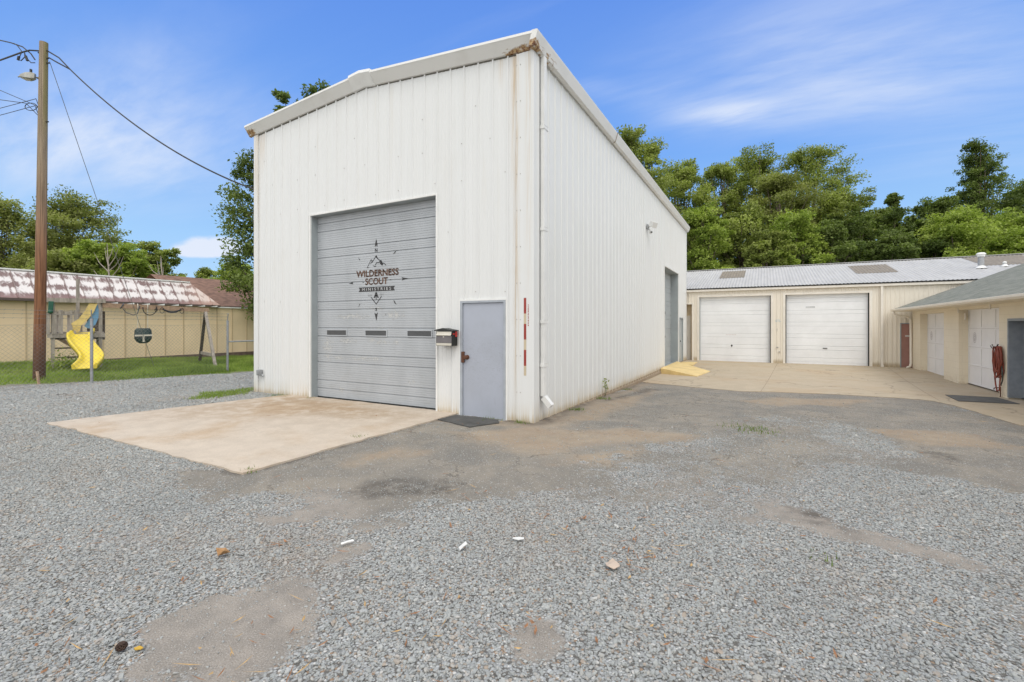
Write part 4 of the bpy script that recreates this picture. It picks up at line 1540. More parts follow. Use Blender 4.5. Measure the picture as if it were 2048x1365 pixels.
# flood light on the side wall
FL = thing('flood_light', 'white wall flood light with a motion sensor high on the long side wall', 'light', (XR + .02, 15.6, 4.75))
mb = MB()
mb.box(XR + .021, XR + .06, 15.50, 15.72, 4.80, 4.95)
mb.build('wall_plate', M_GALV, FL, bevel=.006)
mb = MB()
mb.tube([(XR + .06, 15.62, 4.88), (XR + .16, 15.60, 4.92)], .025, 8)
ax = np.array((.75, -.25, -.35)); ax /= np.linalg.norm(ax); sd = np.cross(ax, (0, 0, 1)); sd /= np.linalg.norm(sd); uu = np.cross(sd, ax)
mb.obox(np.array((XR + .22, 15.58, 4.93)), ax, sd, uu, .07, .14, .09)
mb.build('lamp_head', M_TRIMW, FL, bevel=.02)
mb = MB()
mb.tube([(XR + .06, 15.62, 4.82), (XR + .12, 15.62, 4.74)], .018, 8)
mb.lathe([(.0, .05), (.045, .03), (.05, -.02), (.03, -.05), (0, -.055)], (XR + .13, 15.6, 4.70), 12)
mb.build('motion_sensor', M_TRIMW, FL)
mb = MB()
mb.lathe([(.0, .03), (.03, .02), (.032, -.012), (.0, -.03)], (XR + .165, 15.565, 4.685), 12)
mb.build('sensor_lens', M_BLACK, FL)

# door mat
def mat_obj(name, poly, mat, h, label, th=.012):
    m_ = MB()
    z = [float(gz(x, y)) + h for x, y in poly]
    n_ = len(poly)
    top = [(x, y, zz_ + th) for (x, y), zz_ in zip(poly, z)]
    bot = [(x, y, zz_) for (x, y), zz_ in zip(poly, z)]
    m_.add(top + bot, [tuple(range(n_))] + [(i, i + n_, (i + 1) % n_ + n_, (i + 1) % n_) for i in range(n_)])
    o = m_.build(name, mat, None, (poly[0][0], poly[0][1], 0))
    return tag(o, label, 'mat')


mat_obj('door_mat', ragged([(-4.97, 6.45), (-4.15, 6.22), (-3.90, 6.72), (-4.05, 6.93), (-4.93, 6.93)], .15, .012, 4), M_RUBBER, .004, 'black rubber door mat in front of the blue grey door')
mat_obj('floor_mat', [(4.05, 15.75), (3.95, 14.45), (5.02, 14.60), (5.02, 15.75)], M_RUBBERG, .016, 'dark grey floor mat on the concrete near the coiled red hose')

# yellow ramp
RP = thing('loading_ramp', 'yellow painted concrete ramp at the side garage door', 'ramp', (XR, 19, -.17))
mb = MB()
g0 = -.165
a0, a1, a2, a3 = (XR + .035, 17.75), (-2.08, 17.30), (-1.85, 19.4), (XR + .035, 21.4)
zt = .10
top = [(XR + .035, 17.75, zt - .05), (-2.08, 17.30, g0 + .03), (-1.85, 19.4, g0 + .03), (XR + .035, 21.4, -.05 + .1)]
mb.add(top + [(x, y, g0 - .05) for x, y, z in top], [(0, 1, 2, 3), (0, 4, 5, 1), (1, 5, 6, 2), (2, 6, 7, 3), (0, 3, 7, 4)])
mb.build('slope', M_YPAINT, RP, bevel=.01)
mb = MB()
mb.box(XR + .035, -2.75, 21.42, 23.0, g0, -.08)
mb.build('step', M_YPAINT, RP, bevel=.01)

# ------------------------------------------------------------------ garage building across the back
YG = 24.45
G = thing('garage_building', 'long cream ribbed garage building with a corrugated roof and two white doors', 'building', (0, YG, -.1))
fG = lambda u, d, z: (u, YG - d, z)
ZGE = 3.36
D1, D2 = (-2.83, .235, -.2, 3.0), (.815, 3.87, -.2, 3.0)
REC = (-3.9, -3.17, -.2, 2.66)
PK = (4.88, 5.7, -.2, 1.72)
mb = MB()
ribbed(mb, fG, -12, 22, -.2, ZGE, .152, NARROW, [D1, D2, REC, PK])
mb.build('wall', M_CREAM, G)
mb = MB()
mb.box(-12, -11.9, YG, YG + 12, -.2, 3.3); mb.box(21.9, 22, YG, YG + 12, -.2, 3.3); mb.box(-12, 22, YG + 12, YG + 12.1, -.2, 3.3)
mb.build('wall', M_CREAM, G)


def corr_roof(mb, x0, x1, y0, z0, y1, z1, pitch=.135, amp=.012, dz=0.0):
    n = int((x1 - x0) / pitch * 6)
    us = np.linspace(x0, x1, n + 1)
    h = amp * np.cos(us / pitch * 2 * math.pi) + dz
    vv = [(u, y0, z0 + a) for u, a in zip(us, h)] + [(u, y1, z1 + a) for u, a in zip(us, h)]
    mb.add(vv, [(i, i + 1, n + 2 + i, n + 1 + i) for i in range(n)])


mb = MB()
YE, ZE, YRG, ZRG = YG - .16, ZGE + .06, YG + 6.0, ZGE + 1.58
corr_roof(mb, -12.1, 22.1, YE, ZE, YRG, ZRG)
mb.add([(-12.1, YRG, ZRG), (22.1, YRG, ZRG), (22.1, YG + 12.2, ZE), (-12.1, YG + 12.2, ZE)], [(0, 1, 2, 3)])
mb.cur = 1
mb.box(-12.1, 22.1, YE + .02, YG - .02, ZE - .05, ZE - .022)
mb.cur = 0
mb.beam((-12.1, YRG, ZRG + .02), (22.1, YRG, ZRG + .02), .3, .03)
RF = mb.build('roof', [M_ROOFG, M_DARKGAP], G)
sl = (ZRG - ZE) / (YRG - YE)
for xa, xb, t0, t1 in ((-2.15, -.95, .46, .86), (3.75, 5.3, .40, .82), (8.35, 10.4, .52, .96)):
    mb = MB()
    ya, yb2 = YE + (YRG - YE) * t0, YE + (YRG - YE) * t1
    corr_roof(mb, xa, xb, ya, ZE + sl * (ya - YE), yb2, ZE + sl * (yb2 - YE), dz=.012)
    mb.build('skylight', M_SKYL, RF)
mb = MB()
mb.box(-12.1, 22.1, YG - .12, YG - .001, ZGE - .10, ZGE + .01)
mb.build('gutter', M_CREAMT, G, bevel=.01)
for lab, (a, b_, _, zt), offs in (('white sectional garage door with a dark lock', D1, (.0, .18)), ('white sectional garage door with a small low handle', D2, (.0, .18))):
    YW = YG + .14
    mb = MB()
    sectional_door(mb, lambda u, d, z: (u, YW - d, z), a, b_, -.10, zt, .53, offs, groove=.0062)
    mb.box(a, b_, YW + .02, YW + .05, -.10, zt)
    dd = mb.build('garage_door', M_WDOOR, G)
    dd['label'] = lab
    mb = MB()
    if a < 0:
        mb.lathe([(.04, 0), (.04, -.02), (.0, -.03)], ((a + b_) / 2 - .1, YW - .008, .66), 12, 'y')
        mb.box((a + b_) / 2 - .115, (a + b_) / 2 - .085, YW - .02, YW - .008, .58, .66)
    else:
        mb.box((a + b_) / 2 - .1, (a + b_) / 2 + .06, YW - .03, YW - .008, .60, .63)
    mb.build('handle', M_BLACK, dd)
    mb = MB()
    if a < 0:
        for i in range(7):
            mb.box(-1.66 + i * .066, -1.66 + i * .066 + .05, YW - .0105, YW - .0085, 1.165, 1.18)
    else:
        mb.box(1.6, 1.95, YW - .0105, YW - .0085, 2.40, 2.47)
    mb.build('sticker', simple('faded_sticker', (.55, .42, .40) if a < 0 else (.55, .56, .57), .6), dd)
    for xx, ww in ((a, .03), (b_, -.03)):
        mb = MB()
        mb.box(min(xx, xx + ww), max(xx, xx + ww), YG + .03, YW - .02, -.10, zt)
        mb.build('door_track', M_DARKGAP if a > 0 else M_JAMB, G)
    mb = MB()
    mb.box(a - .10, a, YG - .03, YG + .14, -.12, zt + .09)
    mb.box(b_, b_ + .10, YG - .03, YG + .14, -.12, zt + .09)
    mb.box(a, b_, YG - .028, YG + .14, zt, zt + .09)
    mb.build('door_trim', M_CREAMT, G)
# dark weather gaps beside the doors
for xa in (D1[1] - .035, D2[0] + .004):
    mb = MB()
    mb.box(xa, xa + .031, YG - .02, YG + .12, -.11, 2.99)
    mb.build('weather_strip', M_DARKGAP, G)
mb = MB()
mb.box(REC[1] - .001, REC[1] + .07, YG - .03, YG + .3, -.12, REC[3] + .07)
mb.box(REC[0], REC[1], YG - .028, YG + .3, REC[3], REC[3] + .07)
mb.build('recess_trim', M_CREAMT, G)
mb = MB()
ribbed(mb, lambda u, d, z: (REC[1] - .002 - d, u, z), YG + .0, YG + .30, -.12, REC[3], .25, [(0, 0), (.02, .01), (.04, 0)])
mb.box(REC[0], REC[1], YG + .30, YG + .35, -.12, REC[3])
mb.build('recess_wall', simple('warm_cream_paint', (.80, .66, .45), .6, var=.08), G)
mb = MB()
mb.box(REC[0] + .35, REC[1] - .10, YG + .27, YG + .298, -.1, 2.1)
mb.build('door', M_CREAMT, G)
mb = MB()
mb.box(4.24, 4.32, YG - .10, YG - .02, -.05, ZGE - .1)
mb.box(4.235, 4.325, YG - .17, YG - .025, -.10, -.02)
mb.build('downspout', M_CREAMT, G)
mb = MB()
mb.box(PK[0] + .04, PK[1], YG + .01, YG + .05, -.1, PK[3] - .04)
pk = mb.build('door', M_PINK, G)
pk['label'] = 'faded red side door'
mb = MB()
mb.box(PK[0] + .17, PK[0] + .32, YG + .004, YG + .0095, 1.16, 1.22)
mb.build('sticker', M_PAPER, pk)
mb = MB()
mb.box(PK[0], PK[0] + .04, YG - .03, YG + .05, -.12, PK[3])
mb.box(PK[0] + .04, PK[1], YG - .03, YG + .05, PK[3] - .04, PK[3])
mb.build('door_frame', M_JAMB, G)
mb = MB()
co, fs = text_geo('STL', .53, 1.83, .22, .10)
mb.add([(a, YG - .021, b) for a, b in co], fs)
mb.build('wall_lettering', simple('faint_blue_paint', (.38, .52, .60), .6), G)
mb = MB()
mb.box(.44, .54, YG - .05, YG - .015, .60, .64)
mb.build('wall_fitting', M_SCREW, G)
mb = MB()
mb.lathe([(.03, 0), (.03, -.05), (.015, -.08), (0, -.08)], (.58, YG - .01, .42), 10, 'y')
mb.build('wall_fitting', M_SCREW, G)
mb = MB()
mb.box(.475, .49, YG - .03, YG - .015, 1.36, 1.48)
mb.build('wall_fitting', M_SCREW, G)


def roof_pipe(x, t, h, r, cap):
    y = YE + (YRG - YE) * t
    z = ZE + sl * (y - YE)
    p = MB()
    p.lathe([(r, -.1), (r, h)], (x, y, z), 18)
    if cap:
        p.lathe([(r, h * .72), (r * 1.04, h * .73), (r * 1.04, h * .80), (r, h * .81)], (x, y, z), 18)
        p.cur = 1
        p.lathe([(r * .9, h + .02), (r * 1.25, h + .02), (r * 1.25, h + .10), (r * 1.6, h + .11), (r * 1.6, h + .14), (r * 1.1, h + .19), (0, h + .21)], (x, y, z), 18)
    else:
        p.cur = 1
        p.lathe([(r * 1.1, h), (r * 1.1, h + .05), (0, h + .08)], (x, y, z), 12)
    p.cur = 1
    p.lathe([(r * 2.2, .01 - sl * r), (r * 1.6, .03), (r * 1.15, .08), (r * 1.02, .10)], (x, y, z), 18)
    o = p.build('roof_vent', [M_GALV, M_TRIMW], RF, smooth_=False)


roof_pipe(8.06, .42, .46, .10, True)
roof_pipe(8.85, .45, .14, .06, False)

# ------------------------------------------------------------------ cream block building on the right
XW, YC = 5.22, 24.2
K = thing('block_building', 'low cream block garage building with a green grey shingle roof', 'building', (XW, YC, -.1))
ZS = 2.30
wall = MB()
OP = [(20.43, 23.14, 2.06), (16.28, 19.09, 2.10)]
PDK = (14.55, 15.74, 1.80)
segs = [(23.14, YC, -.2, ZS), (20.43, 23.14, 2.06, ZS), (19.09, 20.43, -.2, ZS), (16.28, 19.09, 2.10, ZS), (15.74, 16.28, -.2, ZS), (14.55, 15.74, 1.80, ZS), (-2, 14.55, -.2, ZS)]
for ya, yb2, za, zb_ in segs:
    wall.box(XW, XW + .22, ya, yb2, za, zb_)
wall.box(XW + .22, XW + 8.4, YC - .2, YC, -.2, ZS)
poly = [(XW + .05, ZS), (XW + 8.35, ZS), (XW + 4.2, ZS + 1.8)]
wall.prism(poly, lambda a, b, d: (a, d, b), YC - .2, YC)
wall.box(XW + 8.2, XW + 8.4, -2, YC - .2, -.2, ZS)
wall.build('wall', M_BLOCK, K)
XE, ZEV, SLP = 4.64, 2.30, .43
mb = MB()
XRD = XW + 4.2
zr = ZEV + SLP * (XRD - XE)
ov = .0
mb.add([(XE, -2, ZEV), (XE, YC + ov, ZEV), (XRD, YC + ov, zr), (XRD, -2, zr), (XE, -2, ZEV - .04), (XE, YC + ov, ZEV - .04), (XRD, YC + ov, zr - .04), (XRD, -2, zr - .04)],
       [(0, 1, 2, 3), (0, 4, 5, 1), (1, 5, 6, 2), (4, 7, 6, 5)])
mb.add([(XRD, -2, zr), (XRD, YC + ov, zr), (XW + 9, YC + ov, ZEV - .1), (XW + 9, -2, ZEV - .1)], [(0, 1, 2, 3)])
mb.build('roof', M_SHINGLE, K)
mb = MB()
mb.box(XE + .03, XW - .001, -2, YC, 2.185, 2.20)
mb.build('soffit', simple('cream_soffit_paint', (.78, .70, .54), .6, var=.06), K)
mb = MB()
GPR = [(.03, .0), (.02, -.09), (-.045, -.095), (-.085, -.05), (-.09, .0), (-.075, .005)]
rings = [[(XE + a, y, ZEV - .015 + b) for a, b in GPR] for y in (-2, YC + .12)]
n = len(GPR)
mb.add(rings[0] + rings[1], [(i, i + n, i + n + 1, i + 1) for i in range(n - 1)])
mb.add(rings[1], [tuple(range(n))])
mb.box(XE + .031, XE + .05, -2, YC, 2.19, 2.262)
mb.build('gutter', simple('cream_gutter_paint', (.80, .74, .63), .5, var=.05), K)
mb = MB()
mb.tube([(XE - .02, YC - .02, 2.20), (XE - .01, YC - .03, 2.10), (XE + .12, YC - .03, 2.02), (XW - .14, YC - .04, 1.96), (XW - .06, YC - .05, 1.86), (XW - .055, YC - .05, .1), (XW - .08, YC - .08, -.02), (XW - .2, YC - .2, -.07)], .042, 10)
mb.build('downspout', M_CREAMT, K, smooth_=True)


def panel_door(ya, yb2, zt, lab, sticker=True):
    xd = XW + .20
    cols, rows = 3, 4
    p = MB()
    p.box(xd + .03, xd + .05, ya, yb2, -.12, zt)
    rh = (zt + .12) / rows
    for i in range(rows + 1):
        zc = -.12 + rh * i
        p.box(xd + .017, xd + .029, ya, yb2, max(-.12, zc - .04), min(zt, zc + .04))
    for j in range(cols + 1):
        yc = ya + (yb2 - ya) * j / cols
        for i in range(rows):
            p.box(xd + .018, xd + .028, max(ya, yc - .035), min(yb2, yc + .035), -.12 + rh * i + .04, -.12 + rh * (i + 1) - .04)
    for i in range(1, rows):
        p.cur = 1
        zc = -.12 + rh * i
        p.box(xd + .0158, xd + .018, ya, yb2, zc - .0035, zc + .0035)
    o = p.build('garage_door', [M_WDOOR2, M_SCREW], K)
    o['label'] = lab
    # round faded sticker in the far upper pane
    s_ = MB()
    yc = yb2 - (yb2 - ya) / cols * .5; zc = -.12 + rh * 2.5
    for r0, r1 in ((.125, .11), (.085, .07), (.05, .03)):
        t = np.linspace(0, 2 * math.pi, 33)
        for a, b in zip(t[:-1], t[1:]):
            s_.add([(xd + .0285, yc + r0 * math.cos(a), zc + r0 * 1.25 * math.sin(a)), (xd + .0285, yc + r0 * math.cos(b), zc + r0 * 1.25 * math.sin(b)),
                    (xd + .0285, yc + r1 * math.cos(b), zc + r1 * 1.25 * math.sin(b)), (xd + .0285, yc + r1 * math.cos(a), zc + r1 * 1.25 * math.sin(a))], [(0, 1, 2, 3)])
    s_.build('sticker', simple('faded_ring_print', (.42, .39, .39), .7), o)


panel_door(OP[0][0], OP[0][1], OP[0][2], 'white panelled garage door nearer the corner downspout')
panel_door(OP[1][0], OP[1][1], OP[1][2], 'white panelled garage door half hidden behind the hose pier')
for q in ((XW + .12, XW + .135, 18.99, 19.08, 1.80, 2.0), (XW - .03, XW - .001, 19.06, 19.09, 2.02, 2.16), (XW - .03, XW - .001, 16.75, 16.78, 2.06, 2.2)):
    mb = MB()
    mb.box(*q)
    mb.build('wall_fitting', M_CREAMT, K)
mb = MB()
ya, yb2, zt = PDK
mb.box(XW - .03, XW + .30, yb2 - .06, yb2, -.12, zt)
mb.box(XW - .03, XW + .30, ya, ya + .06, -.12, zt)
mb.box(XW - .03, XW + .30, ya + .06, yb2 - .06, zt - .06, zt)
mb.build('door_frame', simple('slate_frame_paint', (.23, .255, .285), .5, var=.12), K)
mb = MB()
mb.box(XW + .24, XW + .285, ya + .06, yb2 - .06, -.1, zt - .06)
for za, zb_ in ((1.1, 1.6), (.25, .95)):
    mb.box(XW + .232, XW + .2395, ya + .2, yb2 - .2, za, zb_)
mb.build('door', simple('slate_door_paint', (.40, .425, .475), .5, var=.12), K)

# hose on the pier
HZ = thing('garden_hose', 'long red rubber hose hung in loops from a hook beside the grey door', 'hose', (XW - .05, 16.2, .0))
mb = MB()
r = np.random.default_rng(3)
hy, hz = 16.12, 1.10
for i in range(13):
    wy, drop = r.uniform(.10, .24), r.uniform(.55, .82)
    if i == 0: drop = 1.12
    oy, ox = r.normal(0, .035), r.uniform(.02, .12)
    pts = []
    for t in np.linspace(0, 2 * math.pi, 30):
        yy = hy + oy + wy * math.sin(t) * (.55 + .45 * (1 - math.cos(t)) / 2) + r.normal(0, .004) - .05 * (1 - math.cos(t)) * r.uniform(-.2, .5)
        zz_ = hz - drop * (1 - math.cos(t)) / 2
        pts.append((XW - ox - .02 * math.sin(t + i), yy, zz_))
    mb.tube(pts, .0155, 7, False)
mb.build('coil', M_HOSE, HZ, smooth_=True)
mb = MB()
pts = [(XW - .05, hy + .16, .72), (XW - .06, hy - .27, .55), (XW - .06, hy - .26, .22), (XW - .05, hy - .1, .12), (XW - .05, hy + .02, .15)]
mb.tube([(XW - .06, hy - .17, .62), (XW - .07, hy - .26, .48), (XW - .07, hy - .25, .28), (XW - .06, hy - .14, .16)], .014, 7)
mb.build('dark_end', M_HOSED, HZ)
mb = MB()
for i in range(3):
    mb.tube([(XW - .07 - .01 * i, hy + .02 * i + .05 * math.sin(t), hz - .05 + .1 * math.cos(t) - .04 * i) for t in np.linspace(0, 3.0, 10)], .016, 7)
mb.build('dark_loops', M_HOSED, HZ)
mb = MB()
mb.tube([(XW - .001, hy, 1.08), (XW - .16, hy, 1.09), (XW - .18, hy, 1.16)], .01, 6)
mb.build('hook', M_BLACK, HZ)
mb = MB()
mb.tube([(XW - .001, hy + .12, 1.05), (XW - .15, hy + .12, 1.06), (XW - .17, hy + .12, 1.12)], .01, 6)
mb.build('hook', M_BLACK, HZ)
TP = thing('wall_tap', 'small rusty standpipe tap under the hanging red hose', 'tap', (XW - .05, 16.05, -.15))
mb = MB()
mb.tube([(XW - .05, 16.05, -.17), (XW - .05, 16.05, .1)], .013, 8)
mb.tube([(XW - .05, 16.05, .08), (XW - .15, 16.08, .06), (XW - .16, 16.085, .02)], .012, 8)
mb.build('pipe', M_RUSTK, TP)
mb = MB()
mb.lathe([(.0, .02), (.03, .015), (.03, .0), (0, -.005)], (XW - .05, 16.05, .13), 10)
mb.build('handle', M_RUSTK, TP)

# ------------------------------------------------------------------ tan building and the house behind on the left
XT = -26.0
T = thing('tan_building', 'long tan panelled building with a streaked white and brown metal roof', 'building', (XT, 10, 0))
mb = MB()
ZW = 2.62
mb.box(XT - .2, XT, -8, 17.2, -.6, ZW)
for y in np.arange(-7.6, 17.2, 1.02):
    pass
mb.build('wall', M_TAN, T)
mb = MB()
for y in np.arange(-7.7, 17.2, .82):
    mb.box(XT + .001, XT + .024, y - .022, y + .022, -.2, ZW - .02)
mb.build('batten', M_TANB, T)
mb = MB()
mb.box(XT + .001, XT + .05, 5.5, 17.2, -.5, .12)
mb.build('base_board', M_DIRT, T)
YEND = 14.45
mb = MB()
z0r, z1r, run = 2.70, 3.86, .95
mb.add([(XT + .30, -8, z0r), (XT + .30, YEND, z0r), (XT + .30 - run, YEND - 1.05, z1r), (XT + .30 - run, -8, z1r)], [(0, 1, 2, 3)])
mb.add([(XT + .30, YEND, z0r), (XT - 9, YEND, z0r), (XT - 9, YEND - 1.05, z1r), (XT + .30 - run, YEND - 1.05, z1r)], [(0, 1, 2, 3)])
mb.add([(XT + .30 - run, -8, z1r), (XT + .30 - run, YEND - 1.05, z1r), (XT - 9, YEND - 1.05, z1r + .05), (XT - 9, -8, z1r + .05)], [(0, 1, 2, 3)])
for y in np.arange(-7.8, YEND - .2, .52):
    t = min(1.0, (YEND - y) / 1.05)
    mb.beam((XT + .305, y, z0r + .012), (XT + .305 - run * t, y, z0r + (z1r - z0r) * t + .012), .03, .035)
mb.build('roof', M_ROOFL, T)
mb = MB()
mb.beam((XT + .30 - run, -8, z1r + .03), (XT + .30 - run, YEND - 1.05, z1r + .03), .14, .055)
mb.cur = 1
mb.box(XT + .29, XT + .325, -8, YEND, z0r - .10, z0r - .005)
mb.cur = 2
mb.box(XT + .001, XT + .288, -8, YEND, z0r - .10, z0r - .07)
mb.build('roof_trim', [M_TRIMW, M_BROWNT, M_BROWNT], T)
for y in np.arange(9.6, 14.3, .62):
    mb = MB()
    mb.add([(XT + .34, y, z0r - .105), (XT + .34, y + .34, z0r - .105), (XT + .34, y + .34, z0r - .03), (XT + .30, y, z0r - .105), (XT + .30, y + .34, z0r - .105), (XT + .30, y + .34, z0r - .03)],
           [(0, 1, 2), (3, 5, 4), (0, 3, 4, 1), (1, 4, 5, 2), (0, 2, 5, 3)])
    mb.build('eave_flashing', M_TRIMW, T)
mb = MB()
mb.box(XT + .002, XT + .09, YEND, 17.3, ZW - .06, ZW + .005)
mb.build('wall_cap', M_TRIMW, T)
mb = MB()
mb.box(XT - 9, XT - .21, -8, 17.2, -.6, 2.4)
mb.build('core', M_TAN, T)

Hh = thing('brown_roof_house', 'house with a brown shingle roof behind the tan building', 'building', (-33, 22, 0))
mb = MB()
mb.box(-38, -29.3, 15.5, 34, -.6, 2.85)
mb.build('wall', M_TANB, Hh)
mb = MB()
mb.add([(-28.9, 14.4, 2.78), (-28.9, 34.5, 2.78), (-33, 34.5, 4.75), (-33, 14.4, 4.75), (-38.4, 34.5, 2.78), (-38.4, 14.4, 2.78)], [(0, 1, 2, 3), (3, 2, 4, 5)])
mb.build('roof', M_SHINGLEB, Hh)
mb = MB()
mb.box(-28.93, -28.88, 14.4, 34.5, 2.55, 2.77)
mb.build('fascia', M_BROWNT, Hh)
mb = MB()
mb.prism([(14.4, 2.79), (14.4, 2.5), (15.6, 2.5), (15.6, 2.79)], lambda a, b, d: (d, a, b), -38, -29)
mb.build('gable_wall', M_TAN, Hh)

# ------------------------------------------------------------------ utility pole, lamp, cables
PB, PT = at(78, 13.56), at(88, 13.50, 9.85)
UP = thing('utility_pole', 'tall brown wooden utility pole at the edge of the grass', 'utility pole', (PB[0], PB[1], 0))
mb = MB()
zs_ = np.linspace(0, 1, 14)
mb.tube([PB + (PT - PB) * t + np.array((.012 * math.sin(5 * t), 0, 0)) - (np.array((0, 0, .2)) if t == 0 else 0) for t in zs_], [.139 - .043 * t for t in zs_], 20)
mb.build('shaft', M_POLE, UP, smooth_=False)
for z, a in ((9.55, 0), (9.25, 1), (8.8, 0), (7.98, 0), (7.55, 1)):
    c = PB + (PT - PB) * (z / 9.85)
    o = RT * (-.11 if a == 0 else .11)
    mb = MB()
    mb.tube([(c[0], c[1], z), (c[0] + o[0] * 1.5, c[1] + o[1] * 1.5, z)], .02, 8)
    mb.build('bracket', M_BLACK, UP)


def on_pole(z, side=-1, off=.11):
    c = PB + (PT - PB) * (z / 9.85)
    return np.array((c[0] + RT[0] * off * side, c[1] + RT[1] * off * side, z))


LP = thing('pole_lamp', 'grey hooded lamp on a short arm near the top of the utility pole', 'lamp', tuple(on_pole(8.8)))
mb = MB()
a = on_pole(8.83)
mb.tube([a, a + np.array((RT[0] * -.12, RT[1] * -.12, .0))], .02, 8)
mb.build('arm', M_GALV, LP)
mb = MB()
e1 = np.array((-RT[0] * .9 - FW[0] * .3, -RT[1] * .9 - FW[1] * .3, 0)); e1 /= np.linalg.norm(e1); e3 = np.array((0, 0, 1.0)); e2 = np.cross(e3, e1)
c = a + e1 * .1
sec = [(0, .05, .09, -.10), (.08, .09, .10, -.145), (.19, .11, .065, -.155), (.31, .075, .01, -.12), (.39, .02, -.075, -.09)]
rings = []
for (l, w, zt_, zb2) in sec:
    rings.append([tuple(c + e1 * l + e2 * w * s_ + e3 * z_) for s_, z_ in ((-1, zb2 * .6), (-.8, zt_), (.8, zt_), (1, zb2 * .6))])
nn_ = 4
mb.add(sum(rings, []), [(k * 4 + i, k * 4 + (i + 1) % 4, (k + 1) * 4 + (i + 1) % 4, (k + 1) * 4 + i) for k in range(4) for i in range(4)])
mb.add(rings[0], [(0, 1, 2, 3)]); mb.add(rings[-1], [(3, 2, 1, 0)])
mb.build('hood', M_LAMPM, LP, bevel=.01)
mb = MB()
rings = []
for (l, w, zb2) in ((.05, .07, -.06), (.10, .075, -.125), (.22, .08, -.13), (.33, .045, -.08)):
    rings.append([tuple(c + e1 * l + e2 * w * s_ + e3 * z_) for s_, z_ in ((-1, -.07), (-.5, zb2), (.5, zb2), (1, -.07))])
mb.add(sum(rings, []), [(k * 4 + i, k * 4 + i + 1, (k + 1) * 4 + i + 1, (k + 1) * 4 + i) for k in range(3) for i in range(3)])
mb.build('lens', M_LAMPG, LP)
mb = MB()
mb.lathe([(.03, 0), (.03, .08), (0, .085)], tuple(c + e1 * .1 + e3 * .125), 10)
mb.build('photocell', M_BLACK, LP)


def hang(a, b, sag, n=30):
    a, b = np.array(a, float), np.array(b, float)
    return [a + (b - a) * t + np.array((0, 0, -4 * sag * t * (1 - t))) for t in np.linspace(0, 1, n)]


def cable(name, curves, r, mat, label, group, thick=()):
    m_ = MB()
    for c_ in curves:
        m_.tube(c_, r, 6)
    for c_ in thick:
        m_.tube(c_, .032, 6)
    o = m_.build(name, mat, None, tuple(curves[0][0]))
    tag(o, label, 'cable', group)


GRP = 'overhead cables on the utility pole'
HOUSE = (XL - .03, YF + .02, 4.98)
J = at(140, 13.3, 1.65 + (650 - 139) * 13.3 / 930)
main = hang(J, HOUSE, .38, 40)
t1 = [on_pole(9.62, .6), on_pole(9.6, 1), at(118, 13.4, 1.65 + (650 - 116) * 13.4 / 930), J]
t2 = [on_pole(9.30, -1), on_pole(9.40, 1, .16), at(112, 13.4, 1.65 + (650 - 124) * 13.4 / 930), J]
cable('power_cable', [main, t1, t2], .019, M_CABLE, 'thick black cable from the pole top to the corner of the white building', GRP)


def sk(px, py, d):
    return at(px, d, 1.65 + (650 - py) * d / 930)


cable('power_cable', [[sk(-160, 72, 15), sk(0, 81, 14), sk(22, 86, 13.7), sk(45, 94, 13.5), sk(62, 108, 13.4), sk(70, 120, 13.4)]], .017, M_CABLE, 'upper black service cable running left from the pole top', GRP)
cable('power_cable', [[sk(-160, 152, 15), sk(0, 121, 14), sk(22, 113, 13.7), sk(44, 105, 13.5), sk(60, 101, 13.4), on_pole(9.60, -.9)]], .022, M_CABLE, 'heavy black service cable sagging left below the pole top', GRP)
cable('power_cable', [[sk(28, 87, 13.6), sk(36, 93, 13.5), sk(44, 104, 13.5), sk(40, 112, 13.45), sk(37, 119, 13.45), sk(42, 122, 13.4), sk(50, 114, 13.4), sk(49, 107, 13.4)],
                      [sk(49, 106, 13.4), sk(52, 115, 13.4), sk(62, 126, 13.4), sk(70, 126, 13.4)]], .012, M_CABLE, 'looped black jumper wire with two splices left of the pole top', GRP, ([sk(38, 113, 13.44), sk(36, 121, 13.44)], [sk(51, 112, 13.4), sk(55, 122, 13.4)]))
cable('telephone_cable', [[sk(-150, 158, 16), sk(0, 181, 14.3), on_pole(7.98, -1)]], .009, M_CABLE, 'thin cable leaving the pole on the left, topmost of the lower four', GRP)
cable('telephone_cable', [[sk(-150, 257, 16), sk(0, 217, 14.3), sk(72, 198, 13.5), on_pole(7.96, -1)]], .009, M_CABLE, 'thin cable crossing below the topmost of the lower four', GRP)
loop = [sk(62 + 12 * math.cos(t), 214 + 7.5 * math.sin(t), 13.45) for t in np.linspace(0, 6.3, 22)]
cable('telephone_cable', [[sk(-150, 182, 16), sk(0, 200, 14.3), sk(52, 207, 13.6), on_pole(7.70, -1)], loop], .010, M_CABLE, 'thin cable with a small coil beside the pole', GRP)
cable('telephone_cable', [[sk(-150, 272, 16), sk(0, 231, 14.3), sk(70, 212, 13.5), on_pole(7.70, -1)]], .009, M_CABLE, 'lowest thin cable leaving the pole on the left', GRP)
m_ = MB()
ga = on_pole(9.3, 1, .17)
gb = np.array((-20.8, 9.2, 0.0)); gb[2] = float(gz(gb[0], gb[1]))
m_.tube([ga, gb], .008, 6)
tag(m_.build('guy_wire', M_WIRE, None, tuple(gb)), 'thin guy wire slanting from the pole top to the grass', 'guy wire')
m_ = MB()
sb, st_ = at(79, 12.9), at(74, 12.9, .36)
m_.beam(sb - np.array((0, 0, .1)), st_, .05, .035)
tag(m_.build('wooden_stake', M_STAKE, None, tuple(sb)), 'short pale wooden stake leaning at the foot of the utility pole', 'stake')

